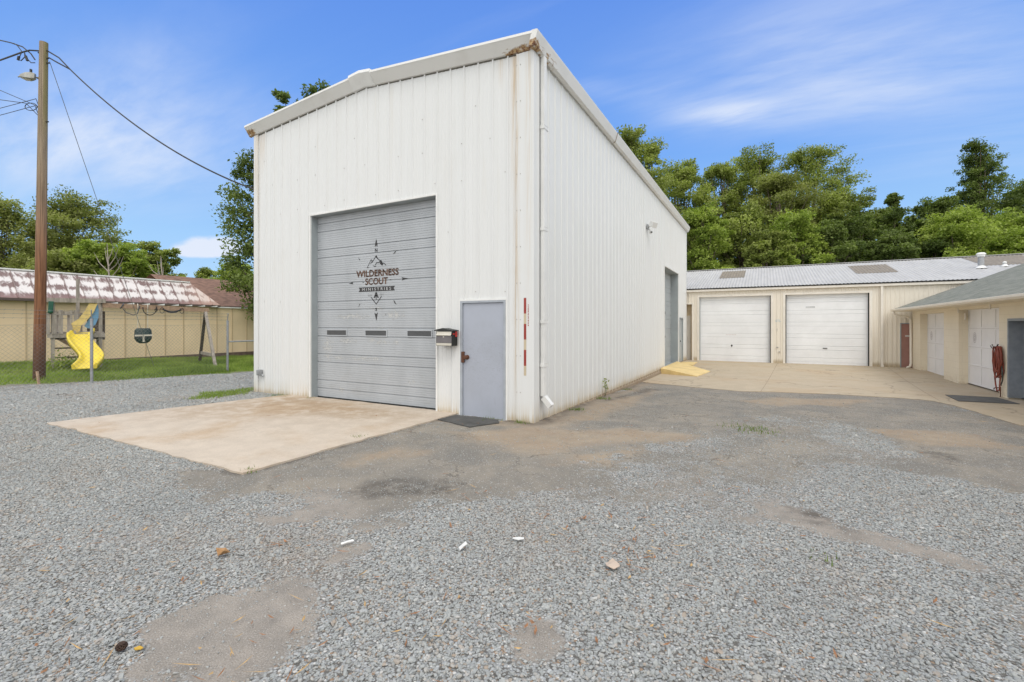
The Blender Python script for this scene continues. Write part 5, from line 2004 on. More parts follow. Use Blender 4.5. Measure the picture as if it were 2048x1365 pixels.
# ------------------------------------------------------------------ chain link fence
XF = -16.70
FN = thing('chain_link_fence', 'wire chain link fence with barbed strands and steel posts along the grass', 'fence', (XF, 5.86, 0))
for y, top in ((-1.9, 1.95), (1.98, 1.95), (5.86, 1.92), (9.64, 1.90)):
    mb = MB()
    z = float(gz(XF, y))
    mb.tube([(XF, y, z - .1), (XF, y, z + top - .15)], .036, 10)
    mb.tube([(XF, y, z + top - .15), (XF, y, z + top - .1)], .042, 10)
    mb.tube([(XF, y, z + top - .1), (XF + .12, y - .05, z + top + .15)], .016, 6)
    mb.build('post', M_GALV, FN)
mb = MB()
s_ = .105
z0f, z1f = .03, 1.62
H_ = z1f - z0f
y = -3.5 - H_
while y < 9.64:
    for sg in (1, -1):
        a, b = (y, z0f), (y + H_, z1f)
        if sg < 0: a, b = (y, z1f), (y + H_, z0f)
        ya_, yb_2 = max(a[0], -3.5), min(b[0], 9.64)
        if yb_2 > ya_ + .02:
            za_ = a[1] + (b[1] - a[1]) * (ya_ - a[0]) / H_; zb_2 = a[1] + (b[1] - a[1]) * (yb_2 - a[0]) / H_
            mb.tube([(XF + .03 + .003 * sg, ya_, za_), (XF + .03 + .003 * sg, yb_2, zb_2)], .0021, 3, False)
    y += s_
mb.build('mesh', M_WIRE, FN)
mb = MB()
for i, z in enumerate((1.64, 1.82, 1.93, 2.03)):
    mb.tube([(XF + .02 + .035 * max(0, i - 1), yy, z + .006 * math.sin(yy * 3 + i)) for yy in np.linspace(-3.5, 9.64, 40)], .0035, 4)
    if i:
        for yy in np.arange(-3.4, 9.6, .16):
            mb.tube([(XF + .035 * max(0, i - 1) - .0, yy, z - .02), (XF + .035 * max(0, i - 1) + .04, yy + .015, z + .02)], .003, 3, False)
mb.build('barbed_wire', M_WIRE, FN)
GT = thing('gate_rail', 'grey steel gate rail running from the end post towards the white building', 'gate', (XF, 9.7, 1.05))
mb = MB()
mb.tube([(XF, 9.68, 1.05), (XF, 12.9, 1.06)], .026, 8)
mb.build('rail', M_GALV, GT)
mb = MB()
mb.tube([(XF, 12.9, .05), (XF, 12.9, 1.5)], .03, 8)
mb.build('post', M_GALV, GT)

# ------------------------------------------------------------------ play set
PO = np.array((-21.69, 6.49, 0.0))
E1 = np.array((.29, .957, 0)); E1 /= np.linalg.norm(E1)
E2 = np.array((E1[1], -E1[0], 0))                         # out of the front, towards the drive
ZP = float(gz(PO[0], PO[1]))


def pl(s_, t, z):
    return PO + E1 * s_ + E2 * t + np.array((0, 0, z + ZP))


PS = thing('wooden_playset', 'weathered wooden climbing tower with a yellow slide and a long swing beam', 'playset', tuple(pl(.7, -.6, 0)))


def timber(name, bars, mat=M_WOODG, label=None):
    m_ = MB()
    for a, b, w, h in bars:
        m_.beam(pl(*a), pl(*b), w, h, E2 if abs(b[2] - a[2]) > .3 and abs(a[0] - b[0]) < .3 else (0, 0, 1))
    o = m_.build(name, mat, PS)
    if label: o['label'] = label


for s_, t, zt in ((.06, 0, 2.35), (1.30, 0, 2.4), (.06, -1.3, 2.2), (1.30, -1.3, 2.4)):
    timber('post', [((s_, t, -.15), (s_, t, zt), .10, .10)])
timber('mast', [((.72, -1.0, 1.2), (.72, -1.0, 3.25), .10, .10)])
m_ = MB()
for i in range(9):
    t = -.06 - i * .152
    m_.beam(pl(-.05, t, 1.27), pl(1.40, t, 1.27), .14, .04)
m_.build('deck', M_WOODG, PS)
timber('deck_beam', [((-.08, .07, 1.17), (1.42, .07, 1.17), .04, .15)])
timber('deck_beam', [((-.08, -1.37, 1.17), (1.42, -1.37, 1.17), .04, .15)])
timber('top_board', [((-.1, .075, 2.40), (1.44, .075, 2.42), .04, .15)])
timber('rail', [((-.05, .04, 1.98), (.66, .04, 1.98), .04, .08)])
timber('rail', [((-.05, -1.3, 1.95), (1.35, -1.3, 1.95), .04, .09)])
for s_ in (-.06, .1, .26, .52, .62):
    timber('picket', [((s_, .095, 1.22), (s_, .095, 2.06 if s_ > .1 else 1.98), .11 if s_ < .5 else .075, .022)])
for s_ in (.2, .5, .8, 1.1):
    timber('picket', [((s_, -1.36, 1.22), (s_, -1.36, 2.0), .12, .022)])
timber('brace', [((.15, -.1, 1.12), (1.05, -.1, .40), .04, .12)], M_WOODB)
timber('ladder_rung', [((.1, -.9, .70), (1.2, -.9, .70), .04, .05)], M_WOODD)
timber('ladder_rung', [((.1, -.9, .36), (1.2, -.9, .36), .04, .05)], M_WOODD)
timber('underboard', [((.0, -.65, 1.06), (1.35, -.65, 1.06), 1.2, .06)], M_WOODD)
timber('side_board', [((1.36, -.25, 1.0), (1.36, -.25, 2.05), .16, .03)], M_WOODD)
timber('side_board', [((1.36, -.5, 1.15), (1.36, -.5, 2.05), .16, .03)], M_WOODD)
timber('side_board', [((1.18, -1.26, 1.3), (1.18, -1.26, 1.8), .4, .03)], M_WOODD)
B0, B1 = (1.30, .0, 2.27), (4.68, .0, 2.16)
timber('swing_beam', [(B0, B1, .10, .17)], M_WOODB)
timber('swing_leg', [((4.56, .0, 2.08), (4.62, 1.42, -.15), .10, .10)])
timber('swing_leg', [((4.56, .0, 2.08), (4.62, -1.42, -.15), .10, .10)], M_WOODD)
timber('cross_brace', [((4.58, 1.1, .35), (4.60, -1.1, .35), .04, .12)])


def slide():
    L = np.linspace(0, 1, 26)
    rings = []
    for t in L:
        out_ = 1.75 * t
        z = 1.28 - 1.2 * (t ** .85) + .10 * math.sin(t * math.pi * 2) * (1 - t) + .03 * t
        lat = .86 - .15 * math.sin(t * 2 * math.pi * 1.0 + .35) * (1 if t > .08 else .6)
        hw = .29
        prof = [(-hw - .03, .13), (-hw, .155), (-hw + .04, .13), (-hw + .09, .02), (-.1, .0), (.1, .0), (hw - .09, .02), (hw - .04, .13), (hw, .155), (hw + .03, .13), (hw + .02, -.02), (-hw - .02, -.02)]
        rings.append([tuple(pl(lat + a, out_, max(z, .03) + b)) for a, b in prof])
    n_ = len(rings[0])
    m_ = MB()
    m_.add(sum(rings, []), [(k * n_ + i, k * n_ + (i + 1) % n_, (k + 1) * n_ + (i + 1) % n_, (k + 1) * n_ + i) for k in range(len(L) - 1) for i in range(n_)])
    m_.add(rings[0], [tuple(range(n_))]); m_.add(rings[-1], [tuple(range(n_))[::-1]])
    o = m_.build('slide', M_YELLOW, PS, smooth_=True)
    o['label'] = 'wavy yellow plastic slide'


slide()


def sheet(name, pts, mat):
    m_ = MB()
    rows = []
    for a, b in zip(pts[0], pts[1]):
        a, b = np.array(a), np.array(b)
        rows.append([tuple(pl(*(a + (b - a) * k / 4)) + np.array((0, 0, -.03 * math.sin(k / 4 * math.pi)))) for k in range(5)])
    m_.add(sum(rows, []), [(i * 5 + k, i * 5 + k + 1, (i + 1) * 5 + k + 1, (i + 1) * 5 + k) for i in range(len(rows) - 1) for k in range(4)])
    m_.build(name, mat, PS)


sheet('canopy', ([(1.0, .06, 2.34), (.88, .07, 2.05), (.70, .10, 1.75), (.52, .12, 1.60), (.60, .10, 1.30)], [(1.22, .06, 2.34), (1.12, .08, 2.02), (.95, .10, 1.74), (.78, .12, 1.52), (.74, .11, 1.32)]), M_YTARP)
sheet('canopy', ([(1.22, .03, 2.30), (1.08, .03, 1.95), (.95, .03, 1.68), (.86, .03, 1.50)], [(1.26, .03, 2.05), (1.24, .03, 1.80), (1.16, .03, 1.55), (1.02, .03, 1.42)]), M_BTARP)
m_ = MB()
m_.beam(pl(.02, .13, 2.36), pl(.0, .14, 1.98), .13, .05, E2)
m_.lathe([(.0, .08), (.07, .05), (.08, -.03), (.0, -.08)], tuple(pl(.0, .15, 2.0)), 10)
m_.build('climbing_grip', M_GREENP, PS, bevel=.02)

# swings hang from the beam: each a thing of its own
def bz(s_):
    return B0[2] + (B1[2] - B0[2]) * (s_ - B0[0]) / (B1[0] - B0[0])


GS = 'swings hung on the wooden beam'
m_ = MB()
for k in range(14):
    pass
s0 = 1.90
m_.tube([pl(s0 + .05 * math.cos(t), .08 * math.sin(t), bz(s0) + .10 * math.cos(t)) for t in np.linspace(0, 6.28, 16)], .016, 6)
m_.tube([pl(s0 + .02, .08, bz(s0) - .1), pl(s0 + .12, .07, bz(s0) - .25), pl(s0 + .32, .07, bz(s0) - .33), pl(s0 + .45, .06, bz(s0) - .28), pl(s0 + .52, .05, bz(s0) + .02)], .014, 6)
tag(m_.build('strap_swing', simple('blue_grey_strap', (.06, .075, .10), .6), None, tuple(pl(s0, 0, bz(s0)))), 'dark strap swing looped over the beam nearest the tower', 'swing', GS)
m_ = MB()
s0 = 2.72
m_.tube([pl(s0 + .21 * math.cos(t), .07, bz(s0) - .04 + .26 * math.sin(t)) for t in np.linspace(math.pi * .95, math.pi * 2.1, 16)], .016, 6)
m_.tube([pl(s0 + .2 + .05 * math.cos(t), .07, bz(s0) - .1 + .05 * math.sin(t)) for t in np.linspace(0, 6.28, 12)], .012, 6)
tag(m_.build('strap_swing', M_CABLE, None, tuple(pl(s0, 0, bz(s0)))), 'round black ring swing in the middle of the beam', 'swing', GS)
m_ = MB()
s0 = 3.42
m_.tube([pl(s0 - .30 + .6 * t, .08, bz(s0) - .04 - .11 * math.sin(t * math.pi)) for t in np.linspace(0, 1, 14)], [.022 + .02 * math.sin(t * math.pi) for t in np.linspace(0, 1, 14)], 8)
for c_ in (-.32, .32):
    m_.tube([pl(s0 + c_ + .07 * math.cos(t), .08, bz(s0) - .09 + .11 * math.sin(t)) for t in np.linspace(0, 6.28, 14)], .010, 6)
tag(m_.build('strap_swing', M_CABLE, None, tuple(pl(s0, 0, bz(s0)))), 'black belt swing tied up short at the far end of the beam', 'swing', GS)
TS = thing('toddler_swing', 'dark green toddler bucket swing with a cream bar hanging on ropes', 'swing', tuple(pl(2.5, .05, 1.0)), GS)
cz = 1.12
m_ = MB()
prof = [(.24, .28), (.27, .20), (.28, .0), (.25, -.16), (.17, -.25), (0, -.27)]
rings = []
for z_, w_, d_ in ((.30, .20, .06), (.22, .26, .09), (.05, .27, .13), (-.10, .27, .15), (-.22, .20, .13), (-.28, .10, .07)):
    rings.append([tuple(pl(2.52 + w_ * math.cos(t), .05 + d_ * math.sin(t), cz + z_)) for t in np.linspace(0, 2 * math.pi, 15)[:-1]])
n_ = 14
m_.add(sum(rings, []), [(k * n_ + i, k * n_ + (i + 1) % n_, (k + 1) * n_ + (i + 1) % n_, (k + 1) * n_ + i) for k in range(5) for i in range(n_)])
m_.add(rings[0], [tuple(range(n_))[::-1]]); m_.add(rings[-1], [tuple(range(n_))])
m_.build('seat', simple('dark_green_plastic', (.014, .035, .03), .4), TS, bevel=.01)
m_ = MB()
m_.beam(pl(2.26, .20, cz + .02), pl(2.78, .20, cz + .03), .05, .06)
m_.beam(pl(2.52, .20, cz + .02), pl(2.52, .18, cz - .22), .06, .05)
m_.build('bar', M_CREAMP, TS)
m_ = MB()
m_.tube([pl(2.36, .03, cz + .26), pl(2.36, .03, bz(2.4) + .08)], .010, 6)
m_.tube([pl(2.66, .03, cz + .26), pl(2.66, .03, bz(2.6) + .08)], .010, 6)
for q in (2.36, 2.66):
    m_.tube([pl(q, .10 * math.cos(t) * .8, bz(q) + .11 * math.sin(t)) for t in np.linspace(0, 6.28, 14)], .014, 6)
m_.build('rope', M_CREAMP, TS)


# ------------------------------------------------------------------ trees
def leaf_mesh(name, C_, S_, tint, mat, seed, up=.35, aspect=.55):
    """rhombic leaves at C_ with sizes S_"""
    r = np.random.default_rng(seed)
    n = len(C_)
    nrm = r.normal(size=(n, 3)); nrm[:, 2] = np.abs(nrm[:, 2]) + up
    nrm /= np.linalg.norm(nrm, axis=1)[:, None]
    a = r.normal(size=(n, 3)); a -= nrm * (a * nrm).sum(1)[:, None]; a /= np.linalg.norm(a, axis=1)[:, None]
    b = np.cross(nrm, a)
    S_ = S_[:, None]
    v = np.stack([C_ - a * S_, C_ + b * S_ * aspect - nrm * S_ * .15, C_ + a * S_, C_ - b * S_ * aspect - nrm * S_ * .15], 1).reshape(-1, 3)
    me = bpy.data.meshes.new(name)
    me.vertices.add(n * 4)
    me.vertices.foreach_set('co', v.ravel().astype(np.float32))
    me.loops.add(n * 4); me.polygons.add(n)
    me.loops.foreach_set('vertex_index', np.arange(n * 4, dtype=np.int32))
    me.polygons.foreach_set('loop_start', (np.arange(n) * 4).astype(np.int32))
    me.update(calc_edges=True)
    at_ = me.attributes.new('tint', 'FLOAT', 'FACE')
    at_.data.foreach_set('value', np.clip(tint, 0, 1).astype(np.float32))
    me.materials.append(mat)
    return me


def tree(name, base, h, rx, z_low, mat, label, group, seed, n_clump=150, n_leaf=120, leaf=.13, shape='round', gap=.0, cat='tree', top_lobes=None):
    r = np.random.default_rng(seed)
    base = np.array(base, float)
    t = thing(name, label, cat, tuple(base), group)
    zc, hz_ = (h + z_low) / 2, (h - z_low) / 2
    # limbs first, foliage gathers round their ends
    m_ = MB()
    tr = max(.10, h * .017)
    lean = r.normal(0, .03, 2) * h
    trunk = [base + np.array((lean[0] * q * q, lean[1] * q * q, h * .78 * q)) + np.array((*r.normal(0, .05, 2), 0)) * q for q in np.linspace(0, 1, 8)]
    trunk[0] = trunk[0] - np.array((0, 0, .2))
    m_.tube(trunk, [tr * (1.15 - .95 * q) for q in np.linspace(0, 1, 8)], 8)
    lobes = []
    n_lobe = max(18, n_clump // 9)
    for i in range(n_lobe):
        th, fr = i * 2.39996 + r.normal(0, .35), (i + .5) / n_lobe
        zf = min(max(-1 + 2 * fr + r.normal(0, .06), -.97), .93)
        if shape == 'conic':
            rad = rx * (1 - (zf + 1) / 2) ** .75 * .95 + .05 * rx
        elif shape == 'spread':
            rad = rx * math.sqrt(max(.06, 1 - zf * zf)) * 1.1
        else:
            rad = rx * max(.16, (1 - abs(zf) ** 3.0)) ** .6
        rad *= r.choice((r.uniform(.1, .5), r.uniform(.4, .8), r.uniform(.65, .95)))
        p = base + np.array((lean[0] * .6 + rad * math.cos(th), lean[1] * .6 + rad * math.sin(th), zc + hz_ * zf))
        k_ = (.62 + .38 * (1 - (zf + 1) / 2)) if shape == 'conic' else 1.0
        lobes.append((p, r.uniform(.26, .44) * rx * k_))
    if top_lobes:
        for dx, z_, rr_ in top_lobes:
            lobes.append((base + np.array((RT[0] * dx, RT[1] * dx, z_)), rr_))
    for p, lr in lobes:
        q = min(.95, max(.25, (p[2] - base[2]) / h - .12))
        k = trunk[int(q * 7)]
        mid = (k + p) / 2 + np.array((0, 0, -.04 * h * .3)) + r.normal(0, .12, 3)
        m_.tube([k, mid, p], [tr * .42 * (1.1 - q), tr * .25, tr * .08], 5)
    m_.build('trunk', M_BARK, t)
    Cs, Ss, Ts = [], [], []
    per = max(5, n_clump // len(lobes))
    for p, lr in lobes:
        lt = r.uniform(.0, .55)
        for j in range(per):
            d = r.normal(size=3); d /= np.linalg.norm(d)
            d[2] = d[2] * .75 + .2
            c = p + d * lr * r.uniform(.3, 1.0)
            if c[2] < base[2] + z_low * .8: c[2] = base[2] + z_low * .8 + r.uniform(0, .5)
            cr = lr * r.uniform(.30, .62)
            n = int(n_leaf * r.uniform(.7, 1.5))
            o = np.clip(r.normal(size=(n, 3)), -1.55, 1.55) * np.array((1, 1, .6)) * cr * .58
            Cs.append(c + o)
            Ss.append(leaf * r.uniform(.55, 1.2, n))
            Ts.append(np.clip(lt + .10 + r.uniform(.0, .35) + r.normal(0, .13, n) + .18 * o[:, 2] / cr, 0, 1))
    Cs, Ss, Ts = np.concatenate(Cs), np.concatenate(Ss), np.concatenate(Ts)
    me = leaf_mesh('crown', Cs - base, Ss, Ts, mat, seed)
    o = bpy.data.objects.new('crown', me); COL.objects.link(o); o.parent = t
    return t


def zpix(py, d):
    return CAMH + (HORIZ - py) * d / FPX


WOOD = 'trees of the wood behind the garages'
# px, top row, depth, crown radius, low z, material, shape, label
R_TREES = [
    (1278, 272, 36, 2.8, 4, M_LEAF_MID, 'round', 'tall mid green tree rising just behind the eave of the white building'),
    (1365, 340, 42, 3.3, 3, M_LEAF_MID, 'round', 'mid green tree in the dip beside the tall eave tree'),
    (1442, 330, 46, 3.0, 3, M_LEAF_MID, 'round', 'rounded mid green tree, lower left shoulder of the big crown group'),
    (1508, 315, 48, 3.6, 3, M_LEAF_MID, 'round', 'rounded mid green tree left of the highest broad crown'),
    (1618, 306, 46, 4.6, 3, M_LEAF_MID, 'round', 'broadest and highest mid green crown in the middle of the wood'),
    (1560, 355, 41, 3.2, 3, M_LEAF_OLIVE, 'round', 'olive green tree in front of the broadest crown'),
    (1672, 390, 42, 3.0, 3, M_LEAF_MID, 'round', 'mid green tree stepping down to the right of the broadest crown'),
    (1405, 425, 36, 2.4, 2, M_LEAF_LIGHT, 'round', 'light green young tree close to the white building end'),
    (1478, 430, 38, 2.8, 2, M_LEAF_MID, 'round', 'mid green tree low over the first white garage door'),
    (1590, 432, 36, 2.5, 2, M_LEAF_LIGHT, 'spread', 'light green young tree above the second white garage door'),
    (1705, 425, 40, 2.6, 2, M_LEAF_DARK, 'round', 'dark green tree at the foot of the skyline gap'),
    (1535, 470, 35, 2.0, 2, M_LEAF_MID, 'round', 'small mid green tree between the two roof skylights'),
    (1655, 455, 36, 2.3, 2, M_LEAF_DARK, 'round', 'dark green tree over the second roof skylight'),
    (1762, 420, 44, 2.4, 2, M_LEAF_DARK, 'round', 'dark ivy clad tree right of the skyline gap'),
    (1793, 386, 45, 2.2, 2, M_LEAF_DARK, 'conic', 'dark pointed tree between the skyline gap and the tall right tree'),
    (1868, 404, 46, 3.0, 2, M_LEAF_DARK, 'round', 'dark green tree at the left foot of the tall right tree'),
    (1962, 283, 46, 4.6, 3, M_LEAF_DARK, 'conic', 'tall dark tapering tree standing highest at the right of the wood'),
    (2062, 372, 46, 3.0, 2, M_LEAF_DARK, 'round', 'dark green tree cut by the right picture edge'),
    (1925, 440, 37, 3.4, 3, M_LEAF_LIGHT, 'spread', 'bright green spreading tree in front of the tall dark right tree'),
    (2030, 436, 37, 3.0, 3, M_LEAF_LIGHT, 'spread', 'bright green spreading tree cut by the right picture edge'),
    (1780, 475, 36, 2.3, 2, M_LEAF_DARK, 'round', 'low dark tree left of the bright spreading trees'),
    (1860, 480, 38, 2.6, 2, M_LEAF_DARK, 'round', 'low dark tree behind the bright spreading trees'),
    (2130, 390, 42, 3.5, 2, M_LEAF_MID, 'round', 'mid green tree beyond the bright spreading trees'),
    (1350, 440, 40, 2.8, 2, M_LEAF_MID, 'round', 'mid green tree mostly hidden by the end of the white building'),
]
for i, (px, py, d, rx, zl, mat, shp, lab) in enumerate(R_TREES):
    b = at(px, d)
    tl = None
    tl = [(-rx * .35, zpix(py, d) - .9, rx * .28), (rx * .25, zpix(py, d) - .8, rx * .30), (0, zpix(py, d) - rx * .3, rx * .34), (-rx * .62, zpix(py, d) - rx * .7, rx * .30), (rx * .62, zpix(py, d) - rx * .75, rx * .30)] if shp == 'round' else None
    if px == 1962: tl = [(-2.4, 11.4, 1.7), (2.2, 12.0, 1.9), (.3, 13.4, 2.0), (-1.4, 13.6, 1.5), (1.3, 14.6, 1.4), (-1.3, 16.0, 1.2), (.0, 17.2, 1.1), (2.9, 10.6, 1.9), (-3.6, 10.2, 1.6), (.0, 11.4, 2.3), (.2, 15.6, 1.4), (3.5, 12.6, 1.2), (-1.7, 14.9, 1.1), (3.0, 13.6, 1.2), (1.9, 15.2, 1.1), (4.1, 11.2, 1.3), (-2.9, 12.4, 1.4), (1.0, 16.4, .9)]
    if px == 1278: tl = [(-1.3, 15.6, 1.0), (.9, 15.2, 1.3)]
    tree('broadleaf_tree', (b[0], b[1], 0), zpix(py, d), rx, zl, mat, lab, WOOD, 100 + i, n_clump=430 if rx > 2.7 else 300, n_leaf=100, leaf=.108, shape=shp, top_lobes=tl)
for i, px in enumerate((1395, 1470, 1550, 1640, 1730, 1820, 1910, 2010)):
    d = 44 + (i % 3)
    b = at(px, d)
    tree('broadleaf_tree', (b[0], b[1], 0), zpix(440, d), 3.6, 1.5, M_LEAF_DARK, 'shaded dark green tree deep inside the wood behind the garages', WOOD, 160 + i, n_clump=150, n_leaf=75, leaf=.2)

LT = 'trees behind the tan building'
L_TREES = [
    (5, 425, 46, 5.4, 3, M_LEAF_OLIVE, 'round', 'big olive green tree left of the utility pole', 300),
    (140, 412, 48, 4.4, 3, M_LEAF_OLIVE, 'round', 'big olive green tree right of the utility pole', 280),
    (185, 495, 42, 2.6, 2, M_LEAF_LIGHT, 'round', 'light green bushy tree behind the guy wire', 170),
    (255, 505, 43, 2.8, 2, M_LEAF_LIGHT, 'round', 'light green bushy tree behind the middle of the tan roof', 170),
    (310, 492, 50, 2.6, 2, M_LEAF_MID, 'round', 'darker green tree rising behind the bare branches', 170),
    (405, 543, 62, 2.6, 2, M_LEAF_MID, 'round', 'small distant green tree above the brown shingle roof', 120),
    (120, 520, 40, 2.6, 2, M_LEAF_OLIVE, 'round', 'low olive tree tucked under the big trees', 150),
    (482, 535, 36, 1.9, 2, M_LEAF_LIGHT, 'round', 'light green small tree over the end of the brown roof', 130),
]
for i, (px, py, d, rx, zl, mat, shp, lab, nc) in enumerate(L_TREES):
    b = at(px, d)
    tree('broadleaf_tree', (b[0], b[1], 0), zpix(py, d), rx, zl, mat, lab, LT, 200 + i, n_clump=int(nc * 1.7), n_leaf=75, leaf=.14, shape=shp)
b = at(575, 27)
tree('broadleaf_tree', (b[0], b[1], 0), 14.0, 3.3, 2.2, M_LEAF_DARK, 'tall dark green tree showing beside and above the white building', LT, 231, n_clump=760, n_leaf=85, leaf=.10, shape='conic',
     top_lobes=[(-.15, 14.7, .55), (-.25, 14.0, .6), (1.65, 15.0, .75), (1.3, 14.3, .8), (2.2, 14.9, .55), (-2.5, 10.3, .95), (-2.85, 8.9, 1.0), (-3.05, 7.3, 1.05), (-2.5, 6.5, 1.2), (-2.75, 5.1, 1.05), (-2.5, 3.9, 1.2), (-2.1, 8.2, 1.3),
                (-2.1, 9.7, 1.1), (-2.1, 11.0, .85), (-1.9, 5.8, 1.3), (-1.8, 7.3, 1.3), (-1.8, 4.5, 1.3)])

DG = 'bare dead trees behind the tan roof'
for px, d, hh_, lab, seed in ((214, 30, 6.9, 'bare grey dead tree nearest the guy wire', 5), (322, 31, 6.2, 'bare grey dead tree with forked branches further right', 6)):
    r = np.random.default_rng(seed)
    b = at(px, d)
    t = thing('dead_tree', lab, 'tree', tuple(b), DG)
    m_ = MB()
    m_.tube([b, b + np.array((.1, .1, hh_ * .6)), b + np.array((0, 0, hh_))], [.09, .06, .012], 6)
    m_.build('trunk', M_DEADWOOD, t)
    for k in range(9):
        z = hh_ * r.uniform(.5, .85); a = r.uniform(-1.1, 1.1); L_ = r.uniform(.5, 1.3)
        p0 = b + np.array((.05, .05, z))
        p1 = p0 + np.array((RT[0] * a * .6, RT[1] * a * .6, L_ * .6)); p2 = p1 + np.array((RT[0] * a * .35, RT[1] * a * .35, L_ * .7))
        m_ = MB()
        m_.tube([p0, p1, p2], [.032, .02, .007], 5)
        m_.build('branch', M_DEADWOOD, t)


# ------------------------------------------------------------------ grass and weeds
def blades(name, x, y, hgt, wid, tint, mat, seed):
    r = np.random.default_rng(seed)
    n = len(x)
    z = gz(x, y)
    th = r.uniform(0, 2 * math.pi, n)
    dx, dy = np.cos(th) * wid, np.sin(th) * wid
    lean = r.normal(0, .38, (n, 2)) * hgt[:, None]
    p0 = np.stack([x - dx, y - dy, z - .01], 1); p1 = np.stack([x + dx, y + dy, z - .01], 1)
    p2 = np.stack([x + lean[:, 0], y + lean[:, 1], z + hgt], 1)
    v = np.stack([p0, p1, p2], 1).reshape(-1, 3)
    me = bpy.data.meshes.new(name)
    me.vertices.add(n * 3); me.vertices.foreach_set('co', v.ravel().astype(np.float32))
    me.loops.add(n * 3); me.polygons.add(n)
    me.loops.foreach_set('vertex_index', np.arange(n * 3, dtype=np.int32))
    me.polygons.foreach_set('loop_start', (np.arange(n) * 3).astype(np.int32))
    me.update(calc_edges=True)
    at_ = me.attributes.new('tint', 'FLOAT', 'FACE')
    at_.data.foreach_set('value', np.clip(tint, 0, 1).astype(np.float32))
    me.materials.append(mat)
    o = bpy.data.objects.new(name, me); COL.objects.link(o)
    return o


def lawn():
    r = np.random.default_rng(21)
    n = 210000
    x, y = r.uniform(-25.9, -14.5, n), r.uniform(-1.0, 17, n)
    k = lawn_amount(x, y) * (sdist(LAWN, x, y) > -.3)
    tuft = fbm(x, y, 1.1, 12)
    keep = r.random(n) < k * (.35 + .65 * smooth(.3, .65, tuft))
    x, y, tuft = x[keep], y[keep], tuft[keep]
    edge = smooth(.0, 1.5, sdist(LAWN, x, y))
    h = (.035 + .11 * edge * smooth(.25, .75, fbm(x, y, .7, 17))) * r.uniform(.5, 1.5, len(x))
    xb, yb = [], []
    tint = .30 + .55 * smooth(.35, .7, fbm(x, y, 1.2, 15)) + r.normal(0, .22, len(x))
    tag(blades('grass', x, y, h, np.full(len(x), .011), tint, M_GRASS, 3), 'short green grass between the drive and the tan building', None, None, 'stuff')
    n = 9000
    q = np.array(LAWN2); lo, hi = q.min(0) - .3, q.max(0) + .3
    x, y = r.uniform(lo[0], hi[0], n), r.uniform(lo[1], hi[1], n)
    kk = r.random(n) < smooth(-.1, .3, sdist(LAWN2, x, y) + (fbm(x, y, .5, 8) - .5) * .6)
    x, y = x[kk], y[kk]
    tag(blades('grass_patch', x, y, r.uniform(.03, .09, len(x)), np.full(len(x), .008), r.uniform(.2, .9, len(x)), M_GRASS, 4), 'small patch of grass by the left corner of the white building', None, None, 'stuff')
    # stray weeds along the walls and in the yard
    xs_, ys_ = [], []
    for (cx, cy, s_, k) in ((-3.25, 8.6, .10, 120), (-3.3, 10.4, .12, 150), (-3.33, 12.5, .10, 90), (-9.9, 6.9, .14, 160), (-8.9, 6.98, .1, 60), (-4.2, 6.98, .16, 70), (-3.6, 6.96, .08, 70), (-5.2, 4.9, .06, 60), (-5.1, 3.2, .05, 40)) :
        xs_.append(r.normal(cx, s_, k)); ys_.append(r.normal(cy, s_ * .8, k))
    p = flat([(1500, 856), (1525, 862), (1650, 1120)])
    for (cx, cy), s_, k in zip(p, (.20, .14, .05), (150, 90, 14)):
        xs_.append(r.normal(cx, s_, k)); ys_.append(r.normal(cy, s_, k))
    x, y = np.concatenate(xs_), np.concatenate(ys_)
    ok = ~((y > 7.04) & (x < -3.42) & (x > -11.05))
    x, y = x[ok], y[ok]
    tag(blades('weeds', x, y, r.uniform(.015, .06, len(x)), np.full(len(x), .006), r.uniform(-.2, .4, len(x)), M_GRASS, 5), 'stray low weeds along the wall base and in the gravel', None, None, 'stuff')


lawn()
# a wall-side weed with a few leaves
wd = thing('wall_weed', 'small leafy weed against the long white side wall', 'plant', (XR + .09, 10.75, -.05))
r = np.random.default_rng(9)
m_ = MB()
wb = np.array((XR + .09, 10.75, float(gz(XR + .09, 10.75))))
ends = [wb + np.array((.02, -.06, .30)), wb + np.array((.03, .08, .22)), wb + np.array((.02, .0, .40))]
for e_ in ends:
    m_.tube([wb, (wb + e_) / 2 + np.array((.01, 0, .02)), e_], [.005, .004, .002], 5)
m_.build('stem', M_LEAF_DARK, wd)
C_ = np.concatenate([e_ + r.normal(0, .03, (9, 3)) for e_ in ends])
me = leaf_mesh('leaves', C_ - np.array(wd.location), np.full(len(C_), .035), r.uniform(.2, .8, len(C_)), M_LEAF_MID, 3)
o = bpy.data.objects.new('leaves', me); COL.objects.link(o); o.parent = wd
# thin weeds round the play tower foot
r = np.random.default_rng(14)
wd = thing('tall_weeds', 'clump of taller weeds under the wooden play tower', 'plant', tuple(pl(.35, .2, 0)))
C_ = np.concatenate([pl(.35, .15, 0) + np.stack([r.normal(0, .22, 500), r.normal(0, .25, 500), np.abs(r.normal(0, .26, 500))], 1)])
me = leaf_mesh('leaves', C_ - np.array(wd.location), r.uniform(.03, .06, len(C_)), r.uniform(.1, .7, len(C_)), M_LEAF_LIGHT, 8)
o = bpy.data.objects.new('leaves', me); COL.objects.link(o); o.parent = wd


# ------------------------------------------------------------------ litter
def ground_px(px, py):
    d = FPX * CAMH / (py - HORIZ)
    q = at(px, d)
    return np.array((q[0], q[1], float(gz(q[0], q[1]))))


